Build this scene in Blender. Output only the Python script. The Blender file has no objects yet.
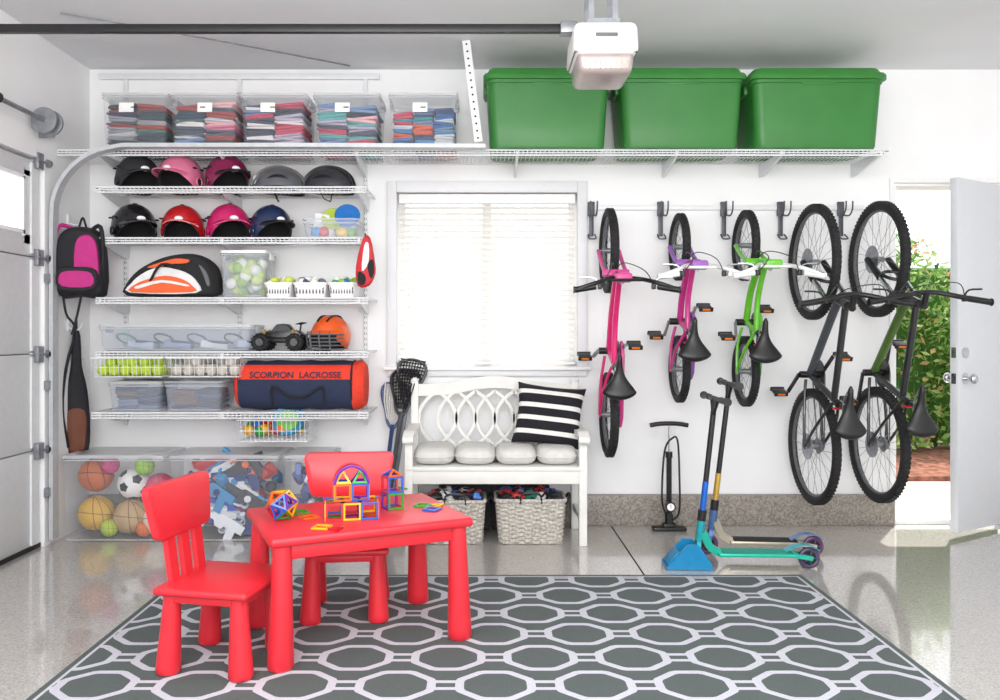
import bpy, bmesh, math, random
from mathutils import Vector, Matrix, Euler
random.seed(7)
S=bpy.context.scene
H=1.1875
def X(u,y): return (u-482)*y/800.0
def Z(v,y): return H-(v-334)*y/800.0
pi=math.pi
# ---------------------------------------------------------------- materials
def lin(c):
    o=[]
    for k in c[:3]:
        k=k/255.0
        o.append(k/12.92 if k<=.04045 else ((k+.055)/1.055)**2.4)
    return (o[0],o[1],o[2],1)
def mat(name,col,rough=.5,metal=0,var=.05,scale=25,bump=0,bscale=120,alpha=1,coat=0,col2=None,transl=0,emis=0,sheen=0):
    m=bpy.data.materials.new(name); m.use_nodes=True
    nt=m.node_tree; N=nt.nodes; L=nt.links
    b=N['Principled BSDF']
    tc=N.new('ShaderNodeTexCoord')
    c=lin(col)
    n=N.new('ShaderNodeTexNoise'); n.inputs['Scale'].default_value=scale; n.inputs['Detail'].default_value=3
    L.new(tc.outputs['Object'],n.inputs['Vector'])
    r=N.new('ShaderNodeValToRGB'); L.new(n.outputs['Fac'],r.inputs['Fac'])
    r.color_ramp.elements[0].position=.35; r.color_ramp.elements[1].position=.65
    if col2: r.color_ramp.elements[0].color=lin(col2); r.color_ramp.elements[1].color=c
    else:
        r.color_ramp.elements[0].color=tuple(k*(1-var) for k in c[:3])+(1,)
        r.color_ramp.elements[1].color=tuple(min(1,k*(1+var)) for k in c[:3])+(1,)
    L.new(r.outputs['Color'],b.inputs['Base Color'])
    b.inputs['Roughness'].default_value=rough; b.inputs['Metallic'].default_value=metal
    b.inputs['Alpha'].default_value=alpha
    if coat: b.inputs['Coat Weight'].default_value=coat
    if emis:
        b.inputs['Emission Color'].default_value=c; b.inputs['Emission Strength'].default_value=emis
    if bump:
        n2=N.new('ShaderNodeTexNoise'); n2.inputs['Scale'].default_value=bscale; L.new(tc.outputs['Object'],n2.inputs['Vector'])
        bp=N.new('ShaderNodeBump'); bp.inputs['Strength'].default_value=bump; bp.inputs['Distance'].default_value=.01
        L.new(n2.outputs['Fac'],bp.inputs['Height']); L.new(bp.outputs['Normal'],b.inputs['Normal'])
    if transl:
        t=N.new('ShaderNodeBsdfTranslucent'); t.inputs['Color'].default_value=c
        mx=N.new('ShaderNodeMixShader'); mx.inputs[0].default_value=transl
        L.new(b.outputs[0],mx.inputs[1]); L.new(t.outputs[0],mx.inputs[2]); L.new(mx.outputs[0],N['Material Output'].inputs['Surface'])
    return m
_mc={}
def cm(col,rough=.5,**k):
    key=(tuple(col),rough,tuple(sorted(k.items())))
    if key not in _mc: _mc[key]=mat('paint_%d'%len(_mc),col,rough,**k)
    return _mc[key]
# ---------------------------------------------------------------- mesh builder
def T(x,y,z,rx=0,ry=0,rz=0,s=1):
    return Matrix.Translation((x,y,z))@Euler((math.radians(rx),math.radians(ry),math.radians(rz))).to_matrix().to_4x4()@Matrix.Scale(s,4)
def cat(pts,sub,closed=False):
    if sub<=1: return [Vector(p) for p in pts]
    P=[Vector(p) for p in pts]; n=len(P); out=[]
    rng=range(n) if closed else range(n-1)
    for i in rng:
        if closed: a,b,c,d=P[(i-1)%n],P[i],P[(i+1)%n],P[(i+2)%n]
        else: a,b,c,d=P[max(i-1,0)],P[i],P[i+1],P[min(i+2,n-1)]
        for k in range(sub):
            t=k/sub
            out.append(.5*((2*b)+(c-a)*t+(2*a-5*b+4*c-d)*t*t+(3*b-a-3*c+d)*t**3))
    if not closed: out.append(P[-1])
    return out
def circ(r,n,r2=None):
    return [(r*math.cos(2*pi*i/n),(r2 or r)*math.sin(2*pi*i/n)) for i in range(n)]
def rrect(hx,hy,r,n=4):
    o=[]
    for cx,cy,a0 in ((hx-r,hy-r,0),(-hx+r,hy-r,90),(-hx+r,-hy+r,180),(hx-r,-hy+r,270)):
        for k in range(n+1):
            a=math.radians(a0+90*k/n); o.append((cx+r*math.cos(a),cy+r*math.sin(a)))
    return o
class MB:
    def __init__(s): s.v=[];s.f=[];s.m=[];s.mats=[];s.M=Matrix()
    def mi(s,m):
        if m not in s.mats:s.mats.append(m)
        return s.mats.index(m)
    def add(s,vs,fs,m):
        o=len(s.v); s.v+=[s.M@Vector(v) for v in vs]; k=s.mi(m)
        s.f+=[tuple(i+o for i in f) for f in fs]; s.m+=[k]*len(fs)
    def box(s,c,d,m,bev=0,rot=None,top=None,seg=2):
        hx,hy,hz=d[0]/2,d[1]/2,d[2]/2
        tx,ty=top if top else (1,1)
        vs=[(-hx,-hy,-hz),(hx,-hy,-hz),(hx,hy,-hz),(-hx,hy,-hz),(-hx*tx,-hy*ty,hz),(hx*tx,-hy*ty,hz),(hx*tx,hy*ty,hz),(-hx*tx,hy*ty,hz)]
        fs=[(3,2,1,0),(4,5,6,7),(0,1,5,4),(1,2,6,5),(2,3,7,6),(3,0,4,7)]
        if bev>0:
            bm=bmesh.new(); V=[bm.verts.new(v) for v in vs]
            for f in fs: bm.faces.new([V[i] for i in f])
            bmesh.ops.bevel(bm,geom=bm.edges[:],offset=min(bev,.49*min(d)),segments=seg,profile=.5,affect='EDGES')
            bm.verts.index_update()
            vs=[tuple(v.co) for v in bm.verts]; fs=[tuple(v.index for v in f.verts) for f in bm.faces]; bm.free()
        R=Euler([math.radians(a) for a in rot]).to_matrix() if rot else Matrix.Identity(3)
        c=Vector(c)
        s.add([R@Vector(v)+c for v in vs],fs,m)
    def loft(s,rings,m,cap0=True,cap1=True,close=True,loop=False):
        n=len(rings[0]); vs=[p for r in rings for p in r]; fs=[]
        R=len(rings); rr=R if loop else R-1
        for i in range(rr):
            a=i*n; b=((i+1)%R)*n
            for j in range(n if close else n-1):
                k=(j+1)%n; fs.append((a+j,a+k,b+k,b+j))
        if cap0 and not loop: fs.append(tuple(range(n))[::-1])
        if cap1 and not loop: fs.append(tuple((R-1)*n+j for j in range(n)))
        s.add(vs,fs,m)
    def sweep(s,pts,sec,m,up=None,closed=False,sub=1,sc=None,cap=True):
        P=cat(pts,sub,closed); n=len(P); rings=[]; prev=None
        for i in range(n):
            if closed: t=P[(i+1)%n]-P[(i-1)%n]
            else: t=P[min(i+1,n-1)]-P[max(i-1,0)]
            if t.length<1e-9: t=Vector((0,0,1))
            t.normalize()
            if up is not None: a=Vector(up)
            elif prev is None: a=Vector((0,0,1)) if abs(t.z)<.9 else Vector((1,0,0))
            else: a=prev
            b=(a-t*a.dot(t))
            if b.length<1e-6: b=t.orthogonal()
            b.normalize(); prev=b; c=t.cross(b)
            if sc is None: k=1
            else:
                q=i/(n-1)*(len(sc)-1); i0=int(min(q,len(sc)-2)) if len(sc)>1 else 0; k=sc[i0]+(sc[i0+1]-sc[i0])*(q-i0)
            rings.append([P[i]+c*(x*k)+b*(y*k) for x,y in sec])
        s.loft(rings,m,cap,cap,True,closed)
    def tube(s,pts,r,m,n=8,closed=False,sub=1,sc=None,cap=True): s.sweep(pts,circ(r,n),m,None,closed,sub,sc,cap)
    def cyl(s,a,b,r,m,r2=None,n=16):
        s.sweep([a,b],circ(r,n),m,sc=[1,(r2/r if r2 is not None else 1)])
    def torus(s,c,ax,R,r,m,nR=32,nr=8,a0=0,a1=360):
        ax=Vector(ax).normalized(); u=ax.orthogonal().normalized(); w=ax.cross(u); c=Vector(c)
        full=(a1-a0)>=359.9; k=nR if full else nR+1; pts=[]
        for i in range(k):
            a=math.radians(a0+(a1-a0)*i/nR); pts.append(c+u*R*math.cos(a)+w*R*math.sin(a))
        rings=[]
        for i,p in enumerate(pts):
            d=(p-c).normalized(); rings.append([p+d*(r*math.cos(2*pi*j/nr))+ax*(r*math.sin(2*pi*j/nr)) for j in range(nr)])
        s.loft(rings,m,not full,not full,True,full)
    def ell(s,c,rad,m,nu=20,nv=12,rot=None,p=1):
        R=Euler([math.radians(a) for a in rot]).to_matrix() if rot else Matrix.Identity(3); c=Vector(c)
        def sp(v): return math.copysign(abs(v)**p,v)
        rings=[]
        for i in range(nv+1):
            t=pi*(i+.001)/(nv+.002)
            rings.append([c+R@Vector((rad[0]*sp(math.sin(t))*sp(math.cos(2*pi*j/nu)),rad[1]*sp(math.sin(t))*sp(math.sin(2*pi*j/nu)),-rad[2]*sp(math.cos(t)))) for j in range(nu)])
        s.loft(rings,m)
    def lathe(s,prof,c,m,ax=(0,0,1),n=24,cap=True):
        ax=Vector(ax).normalized(); u=ax.orthogonal().normalized(); w=ax.cross(u); c=Vector(c)
        s.loft([[c+ax*z+(u*math.cos(2*pi*j/n)+w*math.sin(2*pi*j/n))*max(r,1e-4) for j in range(n)] for r,z in prof],m,cap,cap)
    def prism(s,poly,t,m,A=None):
        A=A or Matrix()
        n=len(poly)
        vs=[A@Vector((x,y,-t/2)) for x,y in poly]+[A@Vector((x,y,t/2)) for x,y in poly]
        fs=[tuple(range(n))[::-1],tuple(range(n,2*n))]+[(i,(i+1)%n,n+(i+1)%n,n+i) for i in range(n)]
        s.add(vs,fs,m)
    def puff(s,poly,t,m,A=None,k=.25,n=8,sub=3):
        A=A or Matrix()
        P=[(p.x,p.y) for p in cat([(x,y,0) for x,y in poly],sub,True)]
        cx=sum(p[0] for p in P)/len(P); cy=sum(p[1] for p in P)/len(P); rings=[]
        for i in range(n+1):
            a=-pi/2+pi*i/n; q=1-k*(1-math.cos(a))
            rings.append([A@Vector((cx+(x-cx)*q,cy+(y-cy)*q,t/2*math.sin(a))) for x,y in P])
        s.loft(rings,m)
    def done(s,name,ang=40,parent=None,recalc=True,subd=0):
        me=bpy.data.meshes.new(name)
        xs=[v.x for v in s.v]; ys=[v.y for v in s.v]; zs=[v.z for v in s.v]
        o=Vector(((min(xs)+max(xs))/2,(min(ys)+max(ys))/2,min(zs)))
        if parent: o=parent.location.copy()
        me.from_pydata([tuple(v-o) for v in s.v],[],s.f)
        for m in s.mats: me.materials.append(m)
        me.polygons.foreach_set('material_index',s.m)
        if recalc:
            bm=bmesh.new(); bm.from_mesh(me); bmesh.ops.recalc_face_normals(bm,faces=bm.faces); bm.to_mesh(me); bm.free()
        me.polygons.foreach_set('use_smooth',[True]*len(me.polygons))
        me.set_sharp_from_angle(angle=math.radians(ang))
        ob=bpy.data.objects.new(name,me); S.collection.objects.link(ob)
        if parent: ob.parent=parent
        else: ob.location=o
        return ob
# ---------------------------------------------------------------- palette
M_wall=mat('wall_paint',(243,243,244),.85,var=.01,scale=4,bump=.04,bscale=90)
M_ceil=mat('ceiling_paint',(226,227,230),.9,var=.02,scale=2,bump=.05)
M_trim=mat('trim_paint',(242,242,242),.45,var=.01)
M_white=mat('white_enamel',(240,240,240),.35,var=.02)
M_wire=mat('shelf_wire',(230,232,234),.35,var=.02)
M_gdoor=mat('garage_door_paint',(224,226,228),.5,var=.02)
M_galv=mat('galvanised_steel',(150,153,158),.4,.7,var=.12)
M_chrome=mat('chrome',(205,207,210),.18,1,var=.04)
M_black=mat('black_plastic',(22,22,24),.4,var=.2)
M_rub=mat('rubber',(28,28,30),.75,var=.2,bump=.3,bscale=300)
M_dark=mat('dark_lining',(35,35,38),.9)
M_grey=mat('grey_plastic',(96,98,102),.5)
M_clear=mat('clear_plastic',(216,222,230),.12,alpha=.13,var=.01)
M_clear2=mat('frosted_plastic',(210,218,232),.3,alpha=.30,var=.01)
M_lid=mat('frosted_lid',(225,228,232),.3,alpha=.5,var=.01)
M_green=mat('green_tote_plastic',(48,120,50),.42,var=.05,scale=6)
M_green2=mat('green_tote_lid',(56,128,56),.4,var=.05,scale=6)
M_red=mat('red_plastic',(224,46,58),.33,var=.03,scale=8)
M_label=mat('paper_label',(248,248,248),.7)
M_cush=mat('linen',(216,215,212),.95,var=.05,bump=.2,bscale=260)
M_stripeB=mat('black_cloth',(28,28,34),.95,bump=.2)
M_stripeW=mat('white_cloth',(232,230,226),.95,bump=.2)
M_bench=mat('bench_paint',(230,229,224),.5,var=.03,scale=12)
M_wick=mat('whitewashed_wicker',(210,206,198),.8,col2=(160,154,144),scale=70)
# floor: flake epoxy
def floor_mat():
    m=mat('epoxy_flake_floor',(186,181,176),.13,var=.05,scale=3)
    nt=m.node_tree;N=nt.nodes;L=nt.links;b=N['Principled BSDF']
    tc=N.new('ShaderNodeTexCoord'); v=N.new('ShaderNodeTexVoronoi'); v.inputs['Scale'].default_value=190
    L.new(tc.outputs['Object'],v.inputs['Vector'])
    sp=N.new('ShaderNodeSeparateColor'); L.new(v.outputs['Color'],sp.inputs[0])
    r=N.new('ShaderNodeValToRGB'); r.color_ramp.interpolation='CONSTANT'
    e=r.color_ramp.elements; e[0].color=lin((168,162,156)); e[0].position=0
    e[1].color=lin((186,182,177)); e[1].position=.14
    q=e.new(.62); q.color=lin((190,186,181)); q=e.new(.84); q.color=lin((201,198,194)); q=e.new(.95); q.color=lin((176,168,160))
    L.new(sp.outputs[0],r.inputs['Fac']); L.new(r.outputs[0],b.inputs['Base Color'])
    b.inputs['Coat Weight'].default_value=1; b.inputs['Coat Roughness'].default_value=.05
    return m
M_floor=floor_mat()
M_curb=mat('epoxy_curb',(164,156,148),.4,col2=(120,112,104),scale=90,var=.1)
# rug pattern: rows of octagon rings joined by double bars
RX0,RX1,RY0,RY1=-1.47,1.56,1.45,3.91
def rug_mat():
    m=bpy.data.materials.new('woven_rug'); m.use_nodes=True
    nt=m.node_tree;N=nt.nodes;L=nt.links;b=N['Principled BSDF']; b.inputs['Roughness'].default_value=.95
    tc=N.new('ShaderNodeTexCoord'); sx=N.new('ShaderNodeSeparateXYZ'); L.new(tc.outputs['Object'],sx.inputs[0])
    def mth(op,a,b2=None,c=None):
        n=N.new('ShaderNodeMath'); n.operation=op
        for i,q in enumerate((a,b2,c)):
            if q is None: continue
            if isinstance(q,(int,float)): n.inputs[i].default_value=q
            else: L.new(q,n.inputs[i])
        return n.outputs[0]
    x=sx.outputs[0]; y=sx.outputs[1]
    PX,PY=.335,.46
    def lattice(ox,oy):
        xx=mth('ABSOLUTE',mth('SUBTRACT',mth('MULTIPLY',mth('FRACT',mth('DIVIDE',mth('ADD',x,ox+50*PX),PX)),PX),PX/2))
        yy=mth('ABSOLUTE',mth('SUBTRACT',mth('MULTIPLY',mth('FRACT',mth('DIVIDE',mth('ADD',y,oy+50*PY),PY)),PY),PY/2))
        ys=mth('MULTIPLY',yy,1.17)
        eu=mth('MULTIPLY',mth('SQRT',mth('ADD',mth('MULTIPLY',xx,xx),mth('MULTIPLY',ys,ys))),.96)
        d=mth('MAXIMUM',mth('MAXIMUM',mth('MAXIMUM',xx,ys),mth('MULTIPLY',mth('ADD',xx,ys),.72)),eu)
        ring=mth('LESS_THAN',mth('ABSOLUTE',mth('SUBTRACT',d,.120)),.0150)
        bar=mth('MULTIPLY',mth('LESS_THAN',mth('ABSOLUTE',mth('SUBTRACT',yy,.026)),.0105),mth('GREATER_THAN',xx,.120))
        return mth('MAXIMUM',ring,bar)
    pat=mth('MAXIMUM',lattice(0,0),lattice(PX/2,PY/2))
    hx=(RX1-RX0)/2; hy=(RY1-RY0)/2
    ex=mth('SUBTRACT',hx,mth('ABSOLUTE',x)); ey=mth('SUBTRACT',hy,mth('ABSOLUTE',y)); ed=mth('MINIMUM',ex,ey)
    pat=mth('MULTIPLY',pat,mth('GREATER_THAN',ed,.03))
    line=mth('LESS_THAN',mth('ABSOLUTE',mth('SUBTRACT',ed,.03)),.006)
    pat=mth('MAXIMUM',pat,line)
    n=N.new('ShaderNodeTexNoise'); n.inputs['Scale'].default_value=140; L.new(tc.outputs['Object'],n.inputs['Vector'])
    r=N.new('ShaderNodeMix'); r.data_type='RGBA'; L.new(pat,r.inputs[0]); r.inputs[6].default_value=lin((94,103,102)); r.inputs[7].default_value=lin((216,216,226))
    r2=N.new('ShaderNodeMix'); r2.data_type='RGBA'; r2.blend_type='MULTIPLY'; r2.inputs[0].default_value=.25
    L.new(r.outputs[2],r2.inputs[6]); L.new(n.outputs['Fac'],r2.inputs[7]); L.new(r2.outputs[2],b.inputs['Base Color'])
    bp=N.new('ShaderNodeBump'); bp.inputs['Strength'].default_value=.4; bp.inputs['Distance'].default_value=.005
    L.new(n.outputs['Fac'],bp.inputs['Height']); L.new(bp.outputs[0],b.inputs['Normal'])
    return m
# ---------------------------------------------------------------- room shell
CEIL=2.84
def boxes(name,L,m,bev=0):
    b=MB()
    for (x0,x1,y0,y1,z0,z1) in L: b.box(((x0+x1)/2,(y0+y1)/2,(z0+z1)/2),(x1-x0,y1-y0,z1-z0),m,bev)
    return b.done(name)
boxes('floor',[(-2.6,4.45,-2.5,5.15,-.12,0)],M_floor)
boxes('ceiling',[(-2.6,4.45,-2.5,5.15,CEIL,CEIL+.1)],M_ceil)
wx0,wx1,wz0,wz1=-.531,.594,.985,2.069
dx0,dx1,dz1=2.57,3.32,2.13
boxes('wall_back',[(-2.6,wx0,5,5.15,0,CEIL),(wx0,wx1,5,5.15,0,wz0),(wx0,wx1,5,5.15,wz1,CEIL),(wx1,dx0,5,5.15,0,CEIL),(dx0,dx1,5,5.15,dz1,CEIL),(dx1,4.45,5,5.15,0,CEIL)],M_wall)
boxes('wall_left',[(-2.6,-2.45,4.48,5,0,CEIL),(-2.6,-2.45,-2.5,4.48,2.16,CEIL),(-2.6,-2.45,-2.5,-1.0,0,2.16)],M_wall)
boxes('wall_right',[(4.3,4.45,-2.5,5,0,CEIL)],M_wall)
boxes('curb_back',[(-2.44,2.555,4.945,4.999,0,.19)],M_curb,.006)  # speckled concrete curb along the foot of the back wall
boxes('trim_floor_joint',[(.795,.803,3.93,4.944,.0002,.0014)],M_dark)
boxes('trim_door_casing',[(2.545,2.569,4.988,4.9995,.02,dz1+.03),(dx1+.001,dx1+.04,4.988,4.9995,.0,dz1+.03),(2.569,dx1+.001,4.988,4.9995,dz1+.002,dz1+.03),(2.571,2.588,5.0,5.149,.03,dz1-.002),(2.588,dx1-.001,5.0,5.149,dz1-.018,dz1-.002),(2.575,dx1-.002,4.985,5.16,.001,.03)],M_trim)
# garage door
b=MB()
gx=-2.50
for i in range(4):
    z0=.01+i*.535; z1=z0+.530
    if i<3:
        b.box((gx,1.74,(z0+z1)/2),(.045,5.46,z1-z0),M_gdoor,.006)
    else:
        b.box((gx,1.74,z0+.06),(.045,5.46,.12),M_gdoor,.006); b.box((gx,1.74,z1-.05),(.045,5.46,.10),M_gdoor,.006)
        b.box((gx,4.40,(z0+z1)/2),(.045,.14,.40),M_gdoor)
        for j in range(8):
            y1=4.33-j*.66; b.box((gx,y1-.6,(z0+z1)/2),(.045,.1,.40),M_gdoor)
            b.box((gx,y1-.28,(z0+z1)/2),(.006,.58,.32),M_clear)
            for zz in (z0+.125,z1-.105): b.box((gx+.02,y1-.28,zz),(.02,.58,.02),M_white)
            for q in (y1-.01,y1-.54): b.box((gx+.02,q,(z0+z1)/2),(.02,.02,.32),M_white)
    b.box((gx+.027,4.42,(z0+z1)/2),(.012,.07,z1-z0-.03),M_gdoor)
    b.box((gx-.025,1.74,z1),(.006,5.44,.05),M_gdoor)  # added backing strip, keeps sun from leaking through the panel gaps
    for q in (4.43,):
        b.box((gx+.045,q,z1),(.03,.06,.09),M_galv,.004); b.cyl((gx+.06,q-.03,z1),(gx+.06,q+.08,z1),.008,M_galv,n=8)
        b.cyl((gx+.06,q+.06,z1),(gx+.06,q+.08,z1),.022,M_galv,n=14)
b.box((gx+.01,1.74,.012),(.05,5.46,.022),M_rub)
b.done('door_1')
# track
b=MB()
pts=[(-2.42,4.52,.03),(-2.42,4.52,1.0),(-2.42,4.52,1.82)]
Rr=.38
for i in range(1,10):
    a=pi-(pi/2)*i/10; pts.append((-2.42+Rr+Rr*math.cos(a),4.52,1.86+Rr*math.sin(a)))
pts+=[(-2.02,4.52,2.25),(-1.0,4.52,2.25),(.02,4.52,2.245)]
b.sweep(pts,[(-.011,-.03),(.011,-.03),(.011,.03),(-.011,.03)],mat('track_steel',(196,199,203),.4,.2),up=(0,1,0))
for z in (.3,.9,1.5): b.box((-2.435,4.52,z),(.028,.10,.05),M_galv)
b.done('garage_door_track')
b=MB()
ta=Vector((-.02,4.50,2.27)); tb=Vector((-.09,4.50,2.838))
b.sweep([ta,tb],[(-.022,-.0015),(.022,-.0015),(.022,.0015),(-.022,.0015)],M_wire,up=(0,1,0))
b.sweep([ta+Vector((.022,.012,0)),tb+Vector((.022,.012,0))],[(-.0015,-.014),(.0015,-.014),(.0015,.014),(-.0015,.014)],M_wire,up=(0,1,0))
for i in range(14):
    p=ta.lerp(tb,(i+.5)/14); b.cyl(p+Vector((0,-.0022,0)),p+Vector((0,-.0010,0)),.006,M_dark,n=8)
b.done('perforated_angle_hanger')
b=MB()
b.cyl((-2.36,-1.0,2.34),(-2.36,4.44,2.34),.013,M_galv,n=12)
b.lathe([(.02,0),(.07,.005),(.07,.02),(.05,.025),(.05,.06),(.07,.065),(.07,.08),(.02,.085)],(-2.36,4.30,2.34),M_galv,ax=(0,1,0))
b.box((-2.405,4.42,2.34),(.088,.012,.14),M_galv,.003)
b.cyl((-2.36,2.4,2.34),(-2.36,3.9,2.34),.028,M_dark,n=14)
b.done('garage_torsion_spring_bar')
# ---------------------------------------------------------------- window
b=MB()
M_case=mat('window_casing_paint',(226,227,230),.5,var=.01)
for (x0,x1,z0,z1) in ((wx0-.06,wx0,wz0-.06,wz1+.07),(wx1,wx1+.06,wz0-.06,wz1+.07),(wx0,wx1,wz1,wz1+.07),(wx0,wx1,wz0-.06,wz0)):
    b.box(((x0+x1)/2,4.985,(z0+z1)/2),(x1-x0,.03,z1-z0),M_case,.004)
b.box(((wx0+wx1)/2,4.975,wz0-.01),(wx1-wx0+.16,.07,.022),M_trim,.005)
yb=5.10
for x in (wx0+.02,(wx0+wx1)/2,wx1-.02): b.box((x,yb,(wz0+wz1)/2),(.05 if x!=(wx0+wx1)/2 else .06,.04,wz1-wz0),M_trim,.004)
for z in (wz0+.02,wz1-.02): b.box(((wx0+wx1)/2,yb,z),(wx1-wx0,.04,.045),M_trim,.004)
b.box(((wx0+wx1)/2,yb+.015,(wz0+wz1)/2),(wx1-wx0,.004,wz1-wz0),mat('window_glass',(240,245,250),.05,alpha=.05))
b.done('window_1')
M_slat=mat('blind_slat',(250,250,248),.5,transl=.62,var=.005)
b=MB()
xc=(wx0+wx1)/2; wd=wx1-wx0-.02
b.box((xc,5.03,wz1-.035),(wd,.055,.06),M_white,.006)
n=27; zt=wz1-.09; zb=wz0+.045
for i in range(n):
    z=zt-(zt-zb)*i/(n-1); a=math.radians(30)
    dy,dz=.024*math.cos(a),.024*math.sin(a)
    pr=[(-1,0),(0,.003),(1,0),(1,.0015),(0,.0045),(-1,.0015)]
    L0=[Vector((wx0+.015,5.03+q*dy,z+q*dz*1.0+o)) for q,o in pr]; L1=[Vector((wx1-.015,5.03+q*dy,z+q*dz*1.0+o)) for q,o in pr]
    b.loft([L0,L1],M_slat)
b.box((xc,5.03,wz0+.02),(wd,.05,.02),M_white,.004)
for x in (wx0+.14,xc-.17,xc+.17,wx1-.14):
    b.cyl((x,5.003,wz0+.02),(x,5.003,wz1-.05),.0015,M_white,n=5)
b.cyl((wx0+.07,4.997,wz1-.06),(wx0+.07,4.997,wz0+.35),.003,M_white,n=6)
b.done('window_blinds')
# entry door leaf
b=MB()
hx,hy=dx1-.005,4.975
fx,fy=2.725,4.62
ang=math.degrees(math.atan2(fy-hy,fx-hx)); Ld=math.hypot(fx-hx,fy-hy)
b.M=T(hx,hy,0,rz=ang)
M_door=mat('door_paint',(212,214,218),.4,var=.01)
b.box((Ld/2,0,1.065),(Ld,.045,2.05),M_door,.003)
for sg in (-1,1):
    b.cyl((Ld-.07,0,.93),(Ld-.07,sg*.06,.93),.011,M_chrome,n=10); b.cyl((Ld-.07,0,.93),(Ld-.07,sg*.03,.93),.032,M_chrome)
    b.ell((Ld-.07,sg*.075,.93),(.03,.022,.03),M_chrome)
    b.cyl((Ld-.07,0,1.08),(Ld-.07,sg*.034,1.08),.03,M_chrome)
b.box((Ld+.0005,0,.93),(.004,.026,.06),M_chrome); b.box((Ld+.0005,0,1.08),(.004,.026,.06),M_chrome)
for z in (.25,1.1,1.9): b.cyl((.0,-.03,z-.05),(.0,-.03,z+.05),.008,M_chrome,n=8)
b.done('door_2')
# ---------------------------------------------------------------- rug
b=MB(); b.box(((RX0+RX1)/2,(RY0+RY1)/2,.006),(RX1-RX0,RY1-RY0,.011),rug_mat(),.003)
rug=b.done('area_rug')
# ---------------------------------------------------------------- outdoors
boxes('ground_outdoor',[(-10,14,5.16,6.5,-.1,-.01),(-10,14,9.2,22,-.1,-.01),(-12,14,-12,-2.52,-.1,-.01)],mat('concrete',(206,200,192),.9,col2=(188,182,172),scale=8))  # last slab: unseen, added behind the camera to bounce sun onto the ceiling
boxes('mulch_bed',[(-10,14,6.5,9.2,-.1,.03)],mat('bark_mulch',(150,98,78),1,col2=(92,58,46),scale=14,bump=1,bscale=20))
b=MB()
leafm=[mat('leaf_%d'%i,c,.6,transl=.5) for i,c in enumerate([(110,154,72),(150,184,100),(186,208,132),(84,128,60),(204,150,110),(216,188,130)])]
for i in range(15000):
    x=random.uniform(2.2,7.6); z=random.uniform(.08,2.25); y=7.6+.25*math.sin(x*3+z*2)+random.uniform(0,.5)+.12*z
    if z>2.0+.18*math.sin(x*5): continue
    s=random.uniform(.03,.06)
    u=Vector((random.gauss(0,1),random.gauss(0,1),random.gauss(0,1))).normalized(); w=u.orthogonal().normalized()
    c=Vector((x,y,z))
    b.add([c-u*s,c+w*s*.5,c+u*s,c-w*s*.5],[(0,1,2,3)],random.choices(leafm,[5,6,5,3,1,1])[0])
for i in range(60):
    x=random.uniform(2.3,7.5); y=random.uniform(7.9,8.3)
    b.tube([(x,y,.035),(x+random.uniform(-.1,.1),y,.9),(x+random.uniform(-.3,.3),y,1.9)],.012,leafm[3],n=5)
b.box((4.9,8.25,.97),(5.4,.2,1.8),leafm[3],.08)
b.done('garden_hedge',recalc=False)
# ---------------------------------------------------------------- wire shelving
def wire_shelf(name,x0,x1,z,brk,yf=4.6,yb=4.975,lip=.03,pitch=.025,deep=.085):
    b=MB()
    for y,zz,r in ((yb,z,.0035),((yb+yf)/2,z-.003,.003),(yf+.1,z-.003,.003),(yf,z,.005),(yf,z-lip,.005),(yf,z-lip*.5,.003)):
        b.sweep([(x0,y,zz),(x1,y,zz)],circ(r,6),M_wire)
    n=int((x1-x0)/pitch)
    for i in range(n+1):
        x=x0+(x1-x0)*i/n
        b.sweep([(x,yb,z+.003),(x,yf,z+.003),(x,yf-.004,z-lip)],circ(.0021,4),M_wire,up=(1,0,0))
    for x in brk:
        A=Matrix(((0,0,1,x),(1,0,0,0),(0,1,0,0),(0,0,0,1)))
        b.prism([(yb+.003,z-.006),(yf+.005,z-.006),(yf+.005,z-.028),(yb-.06,z-deep),(yb+.003,z-deep)],.014,M_wire,A)
    for x in (x0,x1): b.box((x,(yf+yb)/2,z-.004),(.006,yb-yf,.012),M_wire)
    return b.done(name)
ZA=Z(150,4.6); ZB=Z(187,4.6); ZC=Z(238,4.6); ZD=Z(298,4.6); ZE=Z(352,4.6); ZF=Z(413,4.6)
sx=[-2.22,-1.51,-.725]
o=wire_shelf('wire_shelf',-2.44,2.34,ZA,[-2.22,-1.51,-.725,.205,1.125,1.73,2.3])
b=MB()
for z,x0,x1 in ((ZB,X(95,4.6),X(366,4.6)),(ZC,X(95,4.6),X(364,4.6)),(ZD,X(96,4.6),X(368,4.6)),(ZE,X(96,4.6),X(368,4.6)),(ZF,X(92,4.6),X(368,4.6))):
    wire_shelf('wire_shelf',x0,x1,z,[-2.2,-1.5,-.71])
for x in sx:
    b.box((x,4.9895,1.70),(.025,.02,2.16),M_wire,.002)
    for i in range(60):
        b.box((x-.005,4.979,.68+i*.034),(.003,.002,.014),M_grey); b.box((x+.005,4.979,.68+i*.034),(.003,.002,.014),M_grey)
b.box(((sx[0]+sx[2])/2-.04,4.985,2.79),(1.75,.028,.035),M_wire,.003)
b.done('shelf_standards')
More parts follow.
